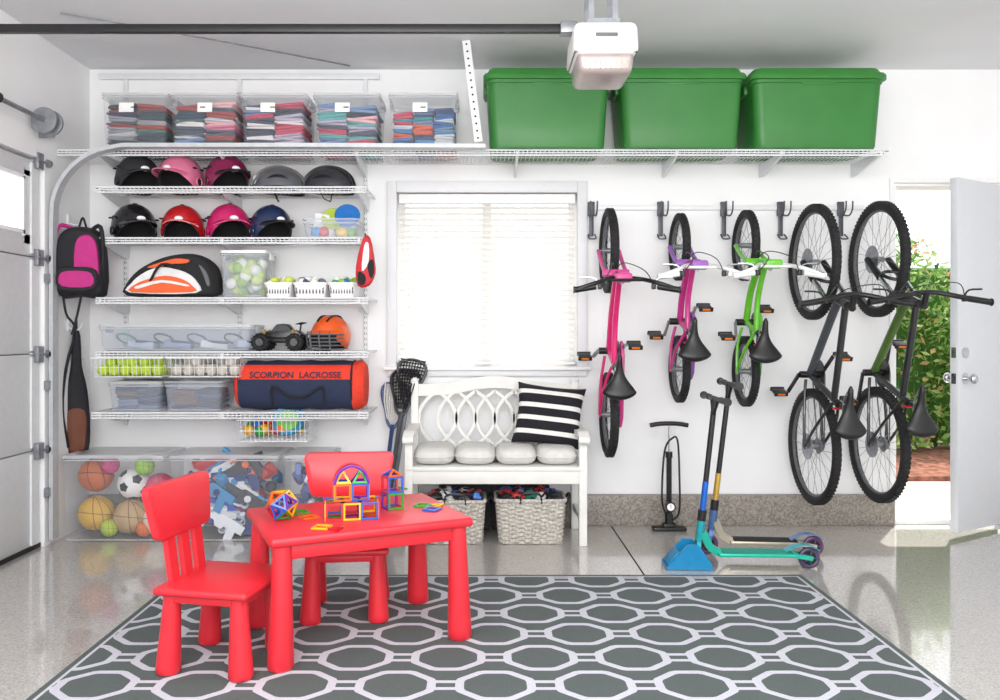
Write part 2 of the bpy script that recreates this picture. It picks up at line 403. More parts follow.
# ---------------------------------------------------------------- containers
def rring(cx,cy,hx,hy,r,z,n=4): return [Vector((cx+x,cy+y,z)) for x,y in rrect(hx,hy,min(r,hx*.9,hy*.9),n)]
def clear_bin(name,x0,x1,y0,y1,z0,h,lid=M_lid,pl=M_clear,tap=.9,lab=False,latch=True,thin=False):
    b=MB(); cx,cy,hx,hy=(x0+x1)/2,(y0+y1)/2,(x1-x0)/2,(y1-y0)/2
    R=lambda k,z,e=0: rring(cx,cy,hx*k+e,hy*k+e,.025,z)
    b.loft([R(tap*.97,z0+.001),R(tap,z0+.008),R(tap+.02,z0+h*.25),R(.97,z0+h-.03),R(.99,z0+h-.028),R(.99,z0+h-.012)],pl,cap1=False)
    b.tube(rring(cx,cy,hx*.985,hy*.985,.025,z0+h-.028),.0035,M_lid,n=6,closed=True)
    b.tube(rring(cx,cy,hx*tap,hy*tap,.025,z0+.008),.003,M_lid,n=6,closed=True)
    if lid:
        b.loft([R(1,z0+h-.018),R(1.0,z0+h-.002),R(.96,z0+h-.002),R(.95,z0+h-.008),R(.9,z0+h-.008),R(.87,z0+h)],lid,cap0=False)
        if latch:
            for sgn in (-1,1): b.box((cx+sgn*hx*.99,cy,z0+h-.03),(.012,.09,.04),lid,.004)
    else:
        b.tube(rring(cx,cy,hx*.99,hy*.99,.025,z0+h-.005),.005,M_lid,n=6,closed=True)
    if lab: b.box((cx+random.uniform(-.05,.03),y0+.003,z0+h*.74),(.085,.002,.055),M_label,rot=(-4,0,0)); b.box((cx-.0,y0-.0005,z0+h*.74),(.03,.002,.006),M_dark,rot=(-4,0,0))
    return b.done(name)
def clothes(name,x0,x1,y0,y1,z0,z1,cols,cw=2):
    b=MB(); w=(x1-x0)/cw
    for c in range(cw):
        z=z0
        while z<z1-.02:
            t=random.uniform(.018,.036); cc=random.choice(cols)
            m=cm(cc,.95,bump=.3,bscale=60)
            for k in range(2):
                b.box((x0+w*(c+.5)+random.uniform(-.006,.006),(y0+y1)/2+random.uniform(-.01,.01),z+t*(.25+.5*k)),(w*random.uniform(.92,1.0),(y1-y0)*random.uniform(.93,1.0),t*.56),m,t*.26,rot=(random.uniform(-2,2),random.uniform(-7,7),random.uniform(-3,3)))
            z+=t*.95
    return b.done(name)
girl=[(216,120,150),(196,56,90),(110,140,180),(236,228,230),(60,70,90),(180,170,190),(90,170,170),(232,180,186),(36,36,54)]
boy=[(30,50,90),(40,60,70),(160,56,46),(70,80,95),(200,200,205),(24,26,34),(60,110,100),(150,150,155)]
mix=girl+boy
for i,(u0,u1,cols) in enumerate(((100,167,boy),(168,237,mix),(239,306,girl),(312,380,girl),(388,458,[(40,100,160),(60,130,180),(215,90,50),(110,140,170),(40,140,150),(30,60,110),(200,60,90),(200,205,210)]))):
    y0,y1=4.63,4.95; x0,x1=X(u0,y0),X(u1,y0)
    clear_bin('clear_storage_bin',x0,x1,y0,y1,ZA+.006,Z(92,y0)-ZA-.006,lab=True)
    clothes('folded_clothes_stack',x0+.022,x1-.022,y0+.03,y1-.03,ZA+.02,ZA+(.285 if i<4 else .25),cols,2 if i<4 else 3)
def green_tote(u0,u1):
    y0,y1=4.53,4.97; x0,x1=X(u0,y0),X(u1,y0); z0=ZA+.006; h=Z(66,y0)-z0
    b=MB(); cx,cy,hx,hy=(x0+x1)/2,(y0+y1)/2,(x1-x0)/2,(y1-y0)/2
    def R(kx,z,r=.05): return rring(cx,cy,hx*kx,hy-(1-kx)*hx,r,z,5)
    b.loft([R(.88,z0),R(.895,z0+.012),R(.915,z0+h*.3),R(.95,z0+h*.80),R(.965,z0+h*.80+.004),R(.97,z0+h*.88)],M_green)
    b.loft([R(.99,z0+h*.845),R(1.01,z0+h*.85),R(1.01,z0+h*.90),R(.995,z0+h*.925),R(.96,z0+h*.93),R(.94,z0+h*.97),R(.92,z0+h)],M_green2)
    for sgn in (-1,1): b.box((cx+sgn*hx*.955,cy,z0+h*.79),(.03,.16,.05),M_green,.008)
    for k in (-.55,.55): b.box((cx+k*hx,y0+.045,z0+h*.83),(.10,.03,.03),M_green,.006)
    b.box((cx,y0+.025,z0+h*.80),(hx*.5,.02,.02),M_green,.006)
    b.done('green_storage_tote')
green_tote(484,613); green_tote(619,748); green_tote(752,889)
# ---------------------------------------------------------------- helmets
def helmet(name,u,v0,zs,w,m,kind='bat',rz=0,acc=None,y=4.76,inner=M_dark):
    b=MB(); s=w/.25
    a_,b_,c_=.125,.108,.122
    low=.53*c_
    b.M=T(X(u,y),y,zs+(low)*s+.005,rz=rz,s=s)
    nu=36; nv=12
    def pt(i,j,k,kind=kind):
        ph=2*pi*j/nu
        if kind=='bike': tm=math.radians(96-8*math.cos(ph))
        else: tm=math.radians(100-24*math.cos(ph)+20*math.sin(ph)**2)
        t=tm*(i+.01)/nv
        x=a_*k*math.sin(t)*math.cos(ph); yy=b_*k*math.sin(t)*math.sin(ph); z=c_*k*math.cos(t)
        if kind=='bike': x*=1.12; z*=.92
        if kind!='bike' and t>pi/2: yy*=1-.10*(t-pi/2); 
        return Vector((x,yy,z-(.045 if kind=='bike' else 0)))
    rings=[[pt(i,j,1) for j in range(nu)] for i in range(nv+1)]
    b.loft(rings,m if kind!='bike' else (acc or m),cap1=False)
    b.loft([[pt(nv,j,1) for j in range(nu)],[pt(nv,j,.90) for j in range(nu)]]+[[pt(i,j,.90) for j in range(nu)] for i in range(nv-1,-1,-2)],inner,cap0=False)
    if kind=='bat':
        n=17
        rows=[]
        for q in range(5):
            row=[]
            for k in range(n):
                ph=math.radians(-62+124*k/(n-1)); t=math.radians(74)
                L=.075*(max(0,math.cos(ph*1.4)))**.6*q/4
                row.append(Vector((a_*math.sin(t)*math.cos(ph)+L,b_*math.sin(t)*math.sin(ph),c_*math.cos(t)-.012*q/4*1.2-.02*math.sin(ph)**2)))
            rows.append(row)
        bot=[[p-Vector((0,0,.006)) for p in r] for r in rows]
        ring=[r1+r2[::-1] for r1,r2 in zip(rows,bot)]
        b.loft(ring,acc or m)
        for sg in (-1,1):
            b.torus((-.005,sg*b_*.985,-.022),(0,1,0),.022,.004,m,20,6); b.cyl((-.005,sg*b_*.93,-.022),(-.005,sg*b_*.99,-.022),.02,M_dark)
            for dx in (-.03,.03): b.box((dx,sg*b_*.96,.045),(.016,.02,.008),M_dark,.003)
        b.box((0,0,c_*.985),(.05,.02,.006),M_dark,.002)
        b.ell((a_*.93,0,.035),(.012,.022,.014),M_label)
    if kind=='bike':
        for k in range(-3,4):
            off=k*.032; pts=[]
            for q in range(11):
                th=math.radians(-84+168*q/10); bb=math.sqrt(max(0,1-(off/b_)**2))
                pts.append((a_*1.14*math.sin(th)*bb,off*(1-.25*abs(math.sin(th))**2),c_*.95*math.cos(th)*bb-.043))
            b.sweep(pts,[(-.009,-.008),(.009,-.008),(.006,.008),(-.006,.008)],m,sub=2)
        b.tube([(a_*.9*math.cos(t),b_*1.0*math.sin(t),-.05) for t in [2*pi*i/24 for i in range(24)]],.009,m,n=8,closed=True)
        b.tube([(.02,b_*.9,-.05),(.01,.05,-.10),(0,0,-.105),(.01,-.05,-.10),(.02,-b_*.9,-.05)],.003,M_black,n=5,sub=3)
    if kind=='lax':
        rows=[]
        for q in range(3):
            rows.append([Vector(((a_+.03*q/2)*math.cos(ph),(b_+.005*q)*math.sin(ph),.035-.02*q/2)) for ph in [math.radians(-60+120*k/12) for k in range(13)]])
        b.loft([r+[p-Vector((0,0,.006)) for p in r[::-1]] for r in rows],m)
        # dark face opening, then the cage bars in front of it
        rr=[]
        for zz,kk in ((.022,1.004),(-.02,1.006),(-.06,.93)):
            rr.append([Vector((a_*kk*math.cos(ph),b_*kk*math.sin(ph),zz)) for ph in [math.radians(-52+104*k/12) for k in range(13)]])
        b.loft(rr,M_dark,False,False,close=False)
        for k in range(6):
            z=.012-.020*k
            b.tube([((a_+.045-.004*k)*math.cos(math.radians(t)),(b_+.006)*math.sin(math.radians(t)),z) for t in range(-75,76,15)],.0042,M_grey,n=6,sub=2)
        for t in (-40,-14,14,40):
            c_t,s_t=math.cos(math.radians(t)),math.sin(math.radians(t))
            b.tube([((a_+.03)*c_t,(b_)*s_t,.03),((a_+.045)*c_t,(b_+.006)*s_t,0),((a_+.025)*c_t,b_*s_t,-.088)],.0042,M_grey,n=6,sub=2)
        for k in (-1,1): b.sweep([(-.10,k*.03,.068),(-.04,k*.034,.112),(.04,k*.034,.114),(.09,k*.03,.085)],[(-.004,-.004),(.004,-.004),(.004,.004),(-.004,.004)],acc or M_dark,sub=3)
        b.box((.095,0,-.084),(.05,.09,.03),acc or M_dark,.01)
    return b.done(name)
gl=dict(coat=.4)
helmet('batting_helmet',138,0,ZB,.285,cm((40,40,44),.5),'bat',-50)
helmet('batting_helmet',181,0,ZB,.285,cm((216,116,150),.35,**gl),'bat',-105)
helmet('batting_helmet',227,0,ZB,.285,cm((128,22,72),.3,**gl),'bat',-50,acc=M_black)
helmet('bike_helmet',279,0,ZB-.012,.28,cm((30,30,34),.35,**gl),'bike',190,acc=cm((92,94,100),.4))
helmet('bike_helmet',329,0,ZB-.012,.28,cm((18,18,22),.3,**gl),'bike',170,acc=cm((54,54,60),.4))
helmet('batting_helmet',134,0,ZC,.29,cm((24,24,28),.25,**gl),'bat',-50)
helmet('batting_helmet',183,0,ZC,.28,cm((190,26,34),.25,**gl),'bat',-80)
helmet('batting_helmet',229,0,ZC,.29,cm((200,32,104),.25,**gl),'bat',-60)
helmet('batting_helmet',271,0,ZC,.28,cm((34,48,84),.25,**gl),'bat',-50,acc=M_black)
helmet('lacrosse_helmet',331,0,ZE+.014,.265,cm((226,90,28),.3,**gl),'lax',-112,acc=M_dark)
# box with gear on shelf C
y0=4.64
clear_bin('clear_storage_bin',X(302,y0),X(358,y0),y0,4.9,ZC+.006,.115,lid=None,pl=M_clear2)
b=MB()
cx=X(330,y0)
for i,(dx,dz,c) in enumerate(((-.10,.05,(90,160,220)),(-.03,.05,(236,236,236)),(.05,.05,(250,210,60)),(.10,.05,(140,200,90)),(-.06,.05,(220,70,70)))):
    b.ell((cx+dx,4.75+.04*(i%2),ZC+dz),(.035,.035,.035),cm(c,.5))
b.lathe([(.0,0),(.065,.002),(.075,.012),(.07,.018),(.0,.008)],(cx+.085,4.74,ZC+.145),cm((30,110,190),.4),ax=(.1,-1,.35))
b.lathe([(.0,0),(.06,.002),(.07,.012),(.065,.018),(.0,.008)],(cx-.01,4.80,ZC+.135),cm((190,210,70),.4),ax=(.1,-1,.35))
b.box((cx-.08,4.80,ZC+.12),(.09,.02,.10),cm((240,240,240),.5),.006,rot=(10,10,0))
b.done('frisbees_and_balls')
# ---------------------------------------------------------------- shelf D : racket bag, bins
XZ=Matrix(((1,0,0,0),(0,0,-1,0),(0,1,0,0),(0,0,0,1)))
b=MB()
y=4.72
A=T(X(176,y),y,ZD+.006+.135)@XZ
out=[(-.275,-.125),(-.27,-.055),(-.20,.025),(-.08,.09),(.04,.12),(.15,.115),(.24,.05),(.265,-.07),(.23,-.128),(0,-.13)]
M_or=cm((232,96,40),.6); M_bw=cm((226,226,226),.5)
b.puff(out,.20,M_dark,A,k=.14)
b.puff([(-.235,-.112),(-.225,-.055),(-.17,-.005),(-.10,.03),(-.02,.04),(.10,.01),(.17,-.05),(.16,-.115)],.213,M_bw,A,k=.05)
b.puff([(-.22,-.108),(-.20,-.062),(-.12,-.03),(-.02,-.01),(.08,-.03),(.14,-.07),(.14,-.108)],.226,M_or,A,k=.05)
b.puff([(-.13,.035),(-.06,.062),(.04,.088),(.12,.08),(.10,.06),(.0,.055),(-.06,.035)],.220,M_or,A,k=.04)
b.puff([(-.19,-.072),(-.04,-.036),(.11,-.062),(.11,-.074),(-.04,-.052),(-.18,-.088)],.234,M_bw,A,k=.04)
b.puff([(.17,.055),(.215,.01),(.235,-.06),(.22,-.07),(.195,0)],.212,M_grey,A,k=.04)
b.tube([(X(175,y)-.1,y-.11,ZD+.10),(X(175,y)-.02,y-.15,ZD+.19),(X(175,y)+.08,y-.11,ZD+.17)],.008,M_dark,n=6,sub=4)
bag=b.done('racket_bag')
def textobj(txt,size,loc,rot,m,parent,name):
    c=bpy.data.curves.new(name,'FONT'); c.body=txt; c.size=size; c.extrude=.0012; c.align_x='CENTER'; c.align_y='CENTER'; c.offset=.0006
    o=bpy.data.objects.new('tmp',c); S.collection.objects.link(o)
    dg=bpy.context.evaluated_depsgraph_get(); me=bpy.data.meshes.new_from_object(o.evaluated_get(dg)); bpy.data.objects.remove(o)
    me.materials.clear(); me.materials.append(m)
    R=Euler([math.radians(a) for a in rot]).to_matrix().to_4x4()
    me.transform(Matrix.Translation(Vector(loc)-parent.location)@R)
    ob=bpy.data.objects.new(name,me); S.collection.objects.link(ob); ob.parent=parent
y0=4.64
clear_bin('clear_storage_bin',X(219,y0),X(266,y0),y0,4.9,ZD+.006,.275,lid=M_white,pl=M_clear2)
b=MB()
for i in range(60):
    r=.033; b.ell((X(242,y0)+random.uniform(-.085,.085),random.uniform(4.69,4.85),ZD+.045+.185*(i/60)),(r,r,r),cm(random.choice([(180,204,60),(150,190,50),(236,236,230),(200,215,110)]),.8),14,8)
b.done('toy_ball_pile')
def basket_bin(u0,u1,h,cols,z=ZD,y0=4.62,m=M_white):
    x0,x1=X(u0,y0),X(u1,y0); b=MB(); cx,cy,hx,hy=(x0+x1)/2,y0+.11,(x1-x0)/2,.11; z0=z+.006
    R=lambda k,zz,e=0: rring(cx,cy,hx*k+e,hy*k+e,.02,zz)
    b.loft([R(.88,z0),R(.90,z0+.01),R(1,z0+h),R(1.05,z0+h),R(1.05,z0+h-.012),R(1,z0+h-.012)],m,cap1=False)
    b.loft([R(.98,z0+h,-.003),R(.88,z0+.015,-.003)],m,cap0=False)
    for i in range(5):
        zz=z0+.02+i*(h-.04)/4
        if i in(1,3):
            for j in range(9): b.box((cx-hx*.8+j*hx*.2,y0+.0075,zz),(hx*.1,.004,.02),M_grey,.001)
    for i in range(20):
        b.ell((cx+random.uniform(-hx,hx)*.72,cy+random.uniform(-.08,.08),z0+h-.012+random.uniform(0,.035)),(.028,.022,.024),cm(random.choice(cols),.5),10,7,rot=(random.random()*90,0,random.random()*90))
    b.done('plastic_basket')
basket_bin(264,291,.085,[(200,215,90),(236,236,230)])
basket_bin(293,326,.085,[(70,80,110),(236,236,230),(120,130,140)],m=M_white)
basket_bin(328,355,.085,[(150,200,60),(70,170,90),(40,120,200),(236,236,230)])
# ---------------------------------------------------------------- shelf E : long tote, rc car
y0=4.64
clear_bin('clear_storage_bin',X(97,y0),X(252,y0),y0,4.93,ZE+.006,.155,pl=M_clear2,tap=.94)
b=MB()
for i in range(4):
    x=X(112+i*36,y0); c=random.choice([(70,90,130),(60,60,70),(120,130,150),(90,150,130)])
    b.torus((x+.04,4.74+.03*(i%2),ZE+.075),(.1,.5,.8),.055,.006,cm(c,.5),24,6)
    b.cyl((x+.095,4.74,ZE+.06),(x+.22,4.76,ZE+.05),.008,cm((60,70,90),.5),n=8)
    b.box((x+.12,4.80,ZE+.04),(.16,.12,.05),cm(random.choice([(190,200,220),(150,160,190),(220,222,228)]),.8),.015,rot=(0,5,10*i))
b.done('badminton_rackets')
b=MB(); y=4.74; cx=X(281,y); z0=ZE+.006
for dx in (-.10,.10):
    for dy in (-.09,.09):
        c=(cx+dx,y+dy,z0+.05); b.torus(c,(0,1,0),.034,.016,M_rub,24,8); b.cyl((c[0],c[1]-.02,c[2]),(c[0],c[1]+.02,c[2]),.022,cm((70,72,76),.4),n=12)
        for k in range(16):
            a=2*pi*k/16; b.box((c[0]+.05*math.cos(a),c[1],c[2]+.05*math.sin(a)),(.006,.032,.006),M_rub,rot=(0,-math.degrees(a),0))
        b.cyl((cx+dx*.5,y+dy*.2,z0+.07),c,.005,M_grey,n=6); b.cyl((cx+dx*.8,y+dy*.5,z0+.12),c,.008,cm((160,130,60),.4),n=8)
b.box((cx,y,z0+.06),(.20,.07,.03),M_black,.01)
b.puff([(-.13,0),(-.12,.03),(-.05,.045),(-.02,.08),(.05,.08),(.08,.045),(.12,.04),(.13,0)],.09,cm((40,42,46),.3),T(cx,y,z0+.075)@XZ,k=.15,sub=2)
b.box((cx+.12,y,z0+.16),(.04,.14,.005),M_dark,.002,rot=(0,-15,0)); b.cyl((cx+.11,y,z0+.1),(cx+.12,y,z0+.16),.005,M_dark,n=6)
b.done('rc_car')
# ---------------------------------------------------------------- wire baskets + balls
def wire_basket(u0,u1,zt,zb,y0=4.56,y1=4.93):
    b=MB(); x0,x1=X(u0,y0),X(u1,y0)
    def rect(z,e=0): return [(x0+e,y0+e,z),(x1-e,y0+e,z),(x1-e,y1-e,z),(x0+e,y1-e,z)]
    for z,r,e in ((zt,.0045,0),((zt+zb)/2,.002,.006),(zb,.003,.012)): b.tube(rect(z,e),r,M_wire,n=5,closed=True)
    n=int((x1-x0)/.025)
    for i in range(1,n):
        x=x0+(x1-x0)*i/n; b.tube([(x,y0,zt),(x,y0+.012,zb),(x,y1-.012,zb),(x,y1,zt)],.0017,M_wire,n=4)
    n=int((y1-y0)/.025)
    for i in range(1,n):
        y=y0+(y1-y0)*i/n; b.tube([(x0,y,zt),(x0+.012,y,zb),(x1-.012,y,zb),(x1,y,zt)],.0017,M_wire,n=4)
    b.done('wire_basket'); return x0,x1
def ballpile(name,x0,x1,y0,y1,z0,r,m,layers,nx,ny):
    b=MB()
    for l in range(layers):
        for i in range(nx-(l%2)):
            for j in range(ny-(l%2)):
                if l==layers-1 and random.random()<.3: continue
                b.ell((x0+r+(x1-x0-2*r)*(i+.5*(l%2))/(nx-1)+random.uniform(-.003,.003),y0+r+(y1-y0-2*r)*(j+.5*(l%2))/(ny-1),z0+r+l*r*1.45),(r,r,r),m,14,9)
    b.done(name)
zt=Z(358,4.56); zb=Z(377,4.56)
x0,x1=wire_basket(91,163,zt,zb)
ballpile('tennis_balls',x0+.015,x1-.015,4.575,4.91,zb+.004,.033,mat('tennis_felt',(190,214,60),.95,bump=.3),2,6,5)
x0,x1=wire_basket(166,240,zt,zb)
ballpile('baseballs',x0+.015,x1-.015,4.575,4.91,zb+.004,.033,cm((204,198,188),.7),2,6,5)
y0=4.62
for (u0,u1) in ((107,161),(163,222)):
    clear_bin('clear_storage_bin',X(u0,y0),X(u1,y0),y0,4.92,ZF+.006,.175,pl=M_clear2,lid=None if u0>150 else M_lid,latch=False)
    clothes('folded_gear_stack',X(u0,y0)+.03,X(u1,y0)-.03,y0+.04,4.86,ZF+.02,ZF+.14,[(30,40,74),(70,80,120),(120,130,160),(40,40,50),(120,84,64)],2)
# lacrosse duffel
b=MB(); y=4.76; xa,xb=X(230,4.6),X(364,4.6)
L=xb-xa-.02; zc=ZF+.152; M_navy=cm((38,48,76),.85,bump=.3); M_org=cm((226,62,38),.8,bump=.2)
def dsec(x,k=1): return [Vector((x,y+.135*k*(abs(math.cos(t))**.8)*math.copysign(1,math.cos(t)),zc+.145*k*(abs(math.sin(t))**.8)*math.copysign(1,math.sin(t))+(.004*math.sin(x*60)))) for t in [2*pi*i/28 for i in range(28)]]
c0=(xa+xb)/2
for (f0,f1,m) in ((-.5,-.47,M_org),(-.47,.41,M_navy),(.41,.5,M_org)):
    n=10; rings=[]
    for i in range(n+1):
        f=f0+(f1-f0)*i/n; k=1-.16*max(0,(abs(f)-.44)/.06)**2; rings.append(dsec(c0+L*f,k))
    b.loft(rings,m,f0==-.5,f1==.5)
rows=[]
for (f) in [-.46+.86*i/12 for i in range(13)]:
    rows.append([Vector((c0+L*f,y-.139*abs(math.cos(t))**.8,zc+.149*abs(math.sin(t))**.8)) for t in [math.radians(11+q*5) for q in range(9)]])
b.loft(rows,M_org,False,False,close=False)
for f in (-.2,.2): b.tube([(c0+L*f,y-.12,zc-.11),(c0+L*f,y-.145,zc-.03),(c0+L*f*.9,y-.150,zc+.0),(c0+L*f*.4,y-.155,zc-.05),(c0,y-.155,zc-.065)],.008,M_dark,n=6,sub=4)
b.torus((c0+L*.41,y,zc),(1,0,0),.143,.006,M_dark,36,6)
duf=b.done('sports_duffel_bag')
textobj('SCORPION  LACROSSE',.052,(c0-.015,y-.139,zc+.064),(72,0,0),M_navy,duf,'lettering')
# bottom basket with toys
zb2=Z(442,4.62); x0,x1=wire_basket(236,309,zb2+.125,zb2,4.62,4.9)
b=MB(); cx=(x0+x1)/2
b.lathe([(.0,0),(.08,.003),(.095,.016),(.088,.022),(0,.01)],(cx+.07,4.72,zb2+.115),cm((30,130,170),.4),ax=(.1,-1,.3))
b.lathe([(.0,0),(.055,.003),(.06,.012),(0,.014)],(cx+.07,4.70,zb2+.115),cm((110,190,60),.4),ax=(.1,-1,.3))
for i in range(22):
    c=random.choice([(210,40,40),(240,180,40),(50,160,70),(40,100,200),(230,80,140),(240,110,30)])
    b.ell((cx+random.uniform(-.17,.15),random.uniform(4.68,4.84),zb2+.04+random.uniform(0,.06)),(.034,.030,.032),cm(c,.5),12,8)
b.done('outdoor_toys')
# ---------------------------------------------------------------- floor totes
y0=4.56; ztop=Z(456,y0)
def big_tote(u0,u1):
    x0,x1=X(u0,y0),X(u1,y0); clear_bin('large_clear_tote',x0,x1,y0,4.935,.002,ztop,tap=.93); return x0,x1
def ball(name,c,r,m,seam=None,style='basket'):
    b=MB(); b.ell(c,(r,r,r),m,28,18)
    if seam:
        axs=[(1,0,0.2),(0,.3,1),(.6,.7,.2)] if style=='basket' else [(1,.3,.1),(.2,1,.3),(.1,.2,1),(1,1,.2)]
        for a in axs: b.torus(c,a,r*1.0,r*.022,seam,36,5)
    if style=='soccer':
        for k in range(12):
            t=math.acos(1-2*(k+.5)/12); p=pi*(1+5**.5)*k; d=Vector((math.sin(t)*math.cos(p),math.sin(t)*math.sin(p),math.cos(t)))
            b.lathe([(r*.34,r*.945),(r*.30,r*.985),(0.001,r*1.005)],c,M_black,ax=d,n=5)
    b.done(name)
a0,a1=big_tote(60,163)
W_=a1-a0
bb=[('basketball',.13,.36,.098,(190,96,44),'basket'),('volleyball',.34,.115,.10,(190,160,116),'v'),('soccer_ball',.345,.305,.09,(236,236,236),'soccer'),
('rubber_ball',.13,.135,.10,(214,170,60),'v'),('rubber_ball',.51,.10,.088,(226,214,196),'basket'),('rubber_ball',.51,.28,.085,(214,70,110),'v'),('tennis_training_ball',.235,.06,.05,(180,204,60),'v'),('rubber_ball',.44,.055,.045,(220,110,40),'v'),('rubber_ball',.24,.425,.05,(200,60,130),'v'),('rubber_ball',.44,.42,.055,(150,200,70),'v')]
for i,(n_,dx,z,r,c,st) in enumerate(bb):
    sm=M_black if st=='basket' else cm((120,90,70),.7)
    ball(n_,(a0+.01+dx*W_/.6,y0+.045+r+(.03 if i in(2,5) else 0),z),r,cm(c,.6,bump=.1),None if st=='soccer' else sm,st)
def blaster(b,M,c1,c2):
    b.M=M
    m1,m2=cm(c1,.4),cm(c2,.4)
    b.prism([(-.13,.0),(-.13,.05),(.02,.06),(.04,.045),(.13,.045),(.13,.01),(.05,.005),(.03,-.02),(-.01,-.02),(-.02,0),(-.04,0),(-.055,-.08),(-.10,-.08),(-.09,0)],.036,m1)
    b.cyl((.12,.028,0),(.18,.028,0),.016,m2,n=12); b.box((0,.066,0),(.12,.012,.022),m2,.003); b.cyl((-.02,.02,-.024),(-.02,.02,.024),.02,m2,n=14); b.torus((-.018,-.02,0),(0,0,1),.02,.004,m2,14,5)
    b.M=Matrix()
a0,a1=big_tote(167,279)
b=MB(); pal=[(40,80,170),(226,100,30),(222,226,232),(186,40,40),(50,50,58),(70,140,190),(180,186,196),(30,50,110),(226,228,232)]
for i in range(26):
    z=.08+.34*(i/26); xx=random.uniform(a0+.21,a1-.21); yy=y0+.05+random.uniform(.02,.14)
    blaster(b,T(xx,yy,z,90+random.uniform(-15,15),random.uniform(-40,40),random.choice([0,180]),s=1.0),random.choice(pal),random.choice(pal))
b.done('toy_blasters')
b=MB()
for i in range(40):
    c=Vector((random.uniform(a0+.07,a1-.07),random.uniform(y0+.06,y0+.26),.04+.36*random.random()))
    k=random.random(); m=cm(random.choice(pal+[(210,50,50),(80,170,80)]),.5)
    if k<.4: b.box(c,(.08,.06,.05),m,.01,rot=[random.uniform(0,90) for _ in range(3)])
    elif k<.7: b.ell(c,(.035,.035,.035),m,12,8)
    else: b.cyl(c,c+Vector((random.uniform(-.08,.08),.02,random.uniform(-.05,.05))),.018,m,n=10)
b.puff([(-.13,-.03),(-.15,.03),(.15,.05),(.16,-.02)],.12,cm((206,50,56),.4),T(a0+.27,y0+.17,.415)@XZ,k=.1)
b.done('assorted_toys')
a0,a1=big_tote(282,330)
b=MB()
for i in range(30):
    c=Vector((random.uniform(a0+.06,a1-.06),random.uniform(y0+.06,y0+.28),.04+.36*random.random()))
    b.box(c,(.08,.06,.04),cm(random.choice([(40,40,50),(120,130,190),(200,200,210),(240,240,240),(90,100,150)]),.6),.012,rot=[random.uniform(0,90) for _ in range(3)])
b.done('assorted_toys')
# ---------------------------------------------------------------- wall hung bags (left corner)
b=MB(); yb_=4.62
cx,cz=X(81,yb_),Z(262,yb_)
M_mag=cm((186,36,124),.7,bump=.2); M_bk=cm((30,30,36),.8,bump=.2)
A=T(cx,yb_+.02,cz,rz=12)@XZ
b.puff([(-.125,-.19),(-.13,.08),(-.09,.18),(0,.205),(.09,.18),(.125,.08),(.125,-.19),(0,-.2)],.20,M_bk,A,k=.22)
b.puff([(-.02,-.13),(-.02,.10),(.03,.16),(.085,.14),(.11,.05),(.11,-.13),(.04,-.16)],.218,M_mag,A,k=.12)
b.puff([(-.10,-.17),(-.11,-.05),(0,-.03),(.11,-.05),(.10,-.17)],.25,M_bk,A,k=.15)
b.puff([(-.085,-.15),(-.09,-.07),(0,-.055),(.085,-.07),(.085,-.15)],.262,M_mag,A,k=.1)
b.M=A
for sg in (-1,1): b.tube([(sg*.05,.19,.0),(sg*.11,.2,.06),(sg*.13,.05,.08),(sg*.12,-.18,.03)],.012,M_mag if sg<0 else M_bk,n=6,sub=4)
b.tube([(-.02,.2,0),(0,.26,0),(.02,.2,0)],.006,M_bk,n=6,sub=4)
b.tube([(-.10,-.18,.02),(-.08,-.30,.03),(-.04,-.36,.03),(-.02,-.44,.03)],.007,M_bk,n=5,sub=4)
b.tube([(.0,-.18,.02),(-.02,-.30,.03),(-.05,-.42,.03)],.007,M_bk,n=5,sub=4)
b.M=Matrix()
b.done('backpack')
b=MB(); cx,cz=X(73,4.74),Z(400,4.74)
A=T(cx,4.78,cz,rz=25)@XZ
b.puff([(-.05,-.34),(-.075,-.2),(-.06,.05),(-.03,.2),(-.022,.38),(0,.42),(.022,.38),(.03,.2),(.06,.05),(.075,-.2),(.05,-.34)],.07,M_bk,A,k=.3)
b.puff([(-.04,-.31),(-.06,-.2),(-.05,-.05),(.05,-.05),(.06,-.2),(.04,-.31)],.08,cm((110,62,44),.7),A,k=.2)
b.M=A; b.tube([(0,.40,.02),(-.05,.2,.07),(-.07,-.05,.08),(-.04,-.28,.04)],.008,M_bk,n=6,sub=4); b.tube([(0,.4,0),(.0,.48,0)],.006,M_bk,n=5); b.M=Matrix()
b.done('baseball_bat_bag')
b=MB()
for z in (Z(222,4.8),Z(325,4.85)):
    b.box((-2.44,4.72,z),(.015,.03,.07),M_wire,.003); b.tube([(-2.435,4.72,z-.02),(-2.38,4.72,z-.03),(-2.36,4.72,z+.01)],.005,M_wire,n=6,sub=3)
b.done('wall_hook')
b=MB(); y=4.56; cx,cz=X(364,y)+.01,Z(263,y)
A=T(cx,y,cz)@XZ
b.puff([(-.015,.14),(.025,.145),(.05,.02),(.055,-.06),(.02,-.13),(-.045,-.13),(-.055,-.02)],.05,cm((196,34,46),.6),A,k=.12)
b.puff([(-.005,.10),(.02,.11),(.02,0),(-.02,-.05)],.056,M_bw,A,k=.06); b.puff([(.045,.02),(.05,-.06),(.03,-.09),(.012,-.01)],.058,M_dark,A,k=.06)
b.puff([(-.04,-.05),(.0,-.07),(.0,-.12),(-.038,-.122)],.058,M_dark,A,k=.06)
b.tube([(cx,y,cz+.13),(cx-.005,y+.01,cz+.17)],.004,M_dark,n=5)
b.done('shin_guard')
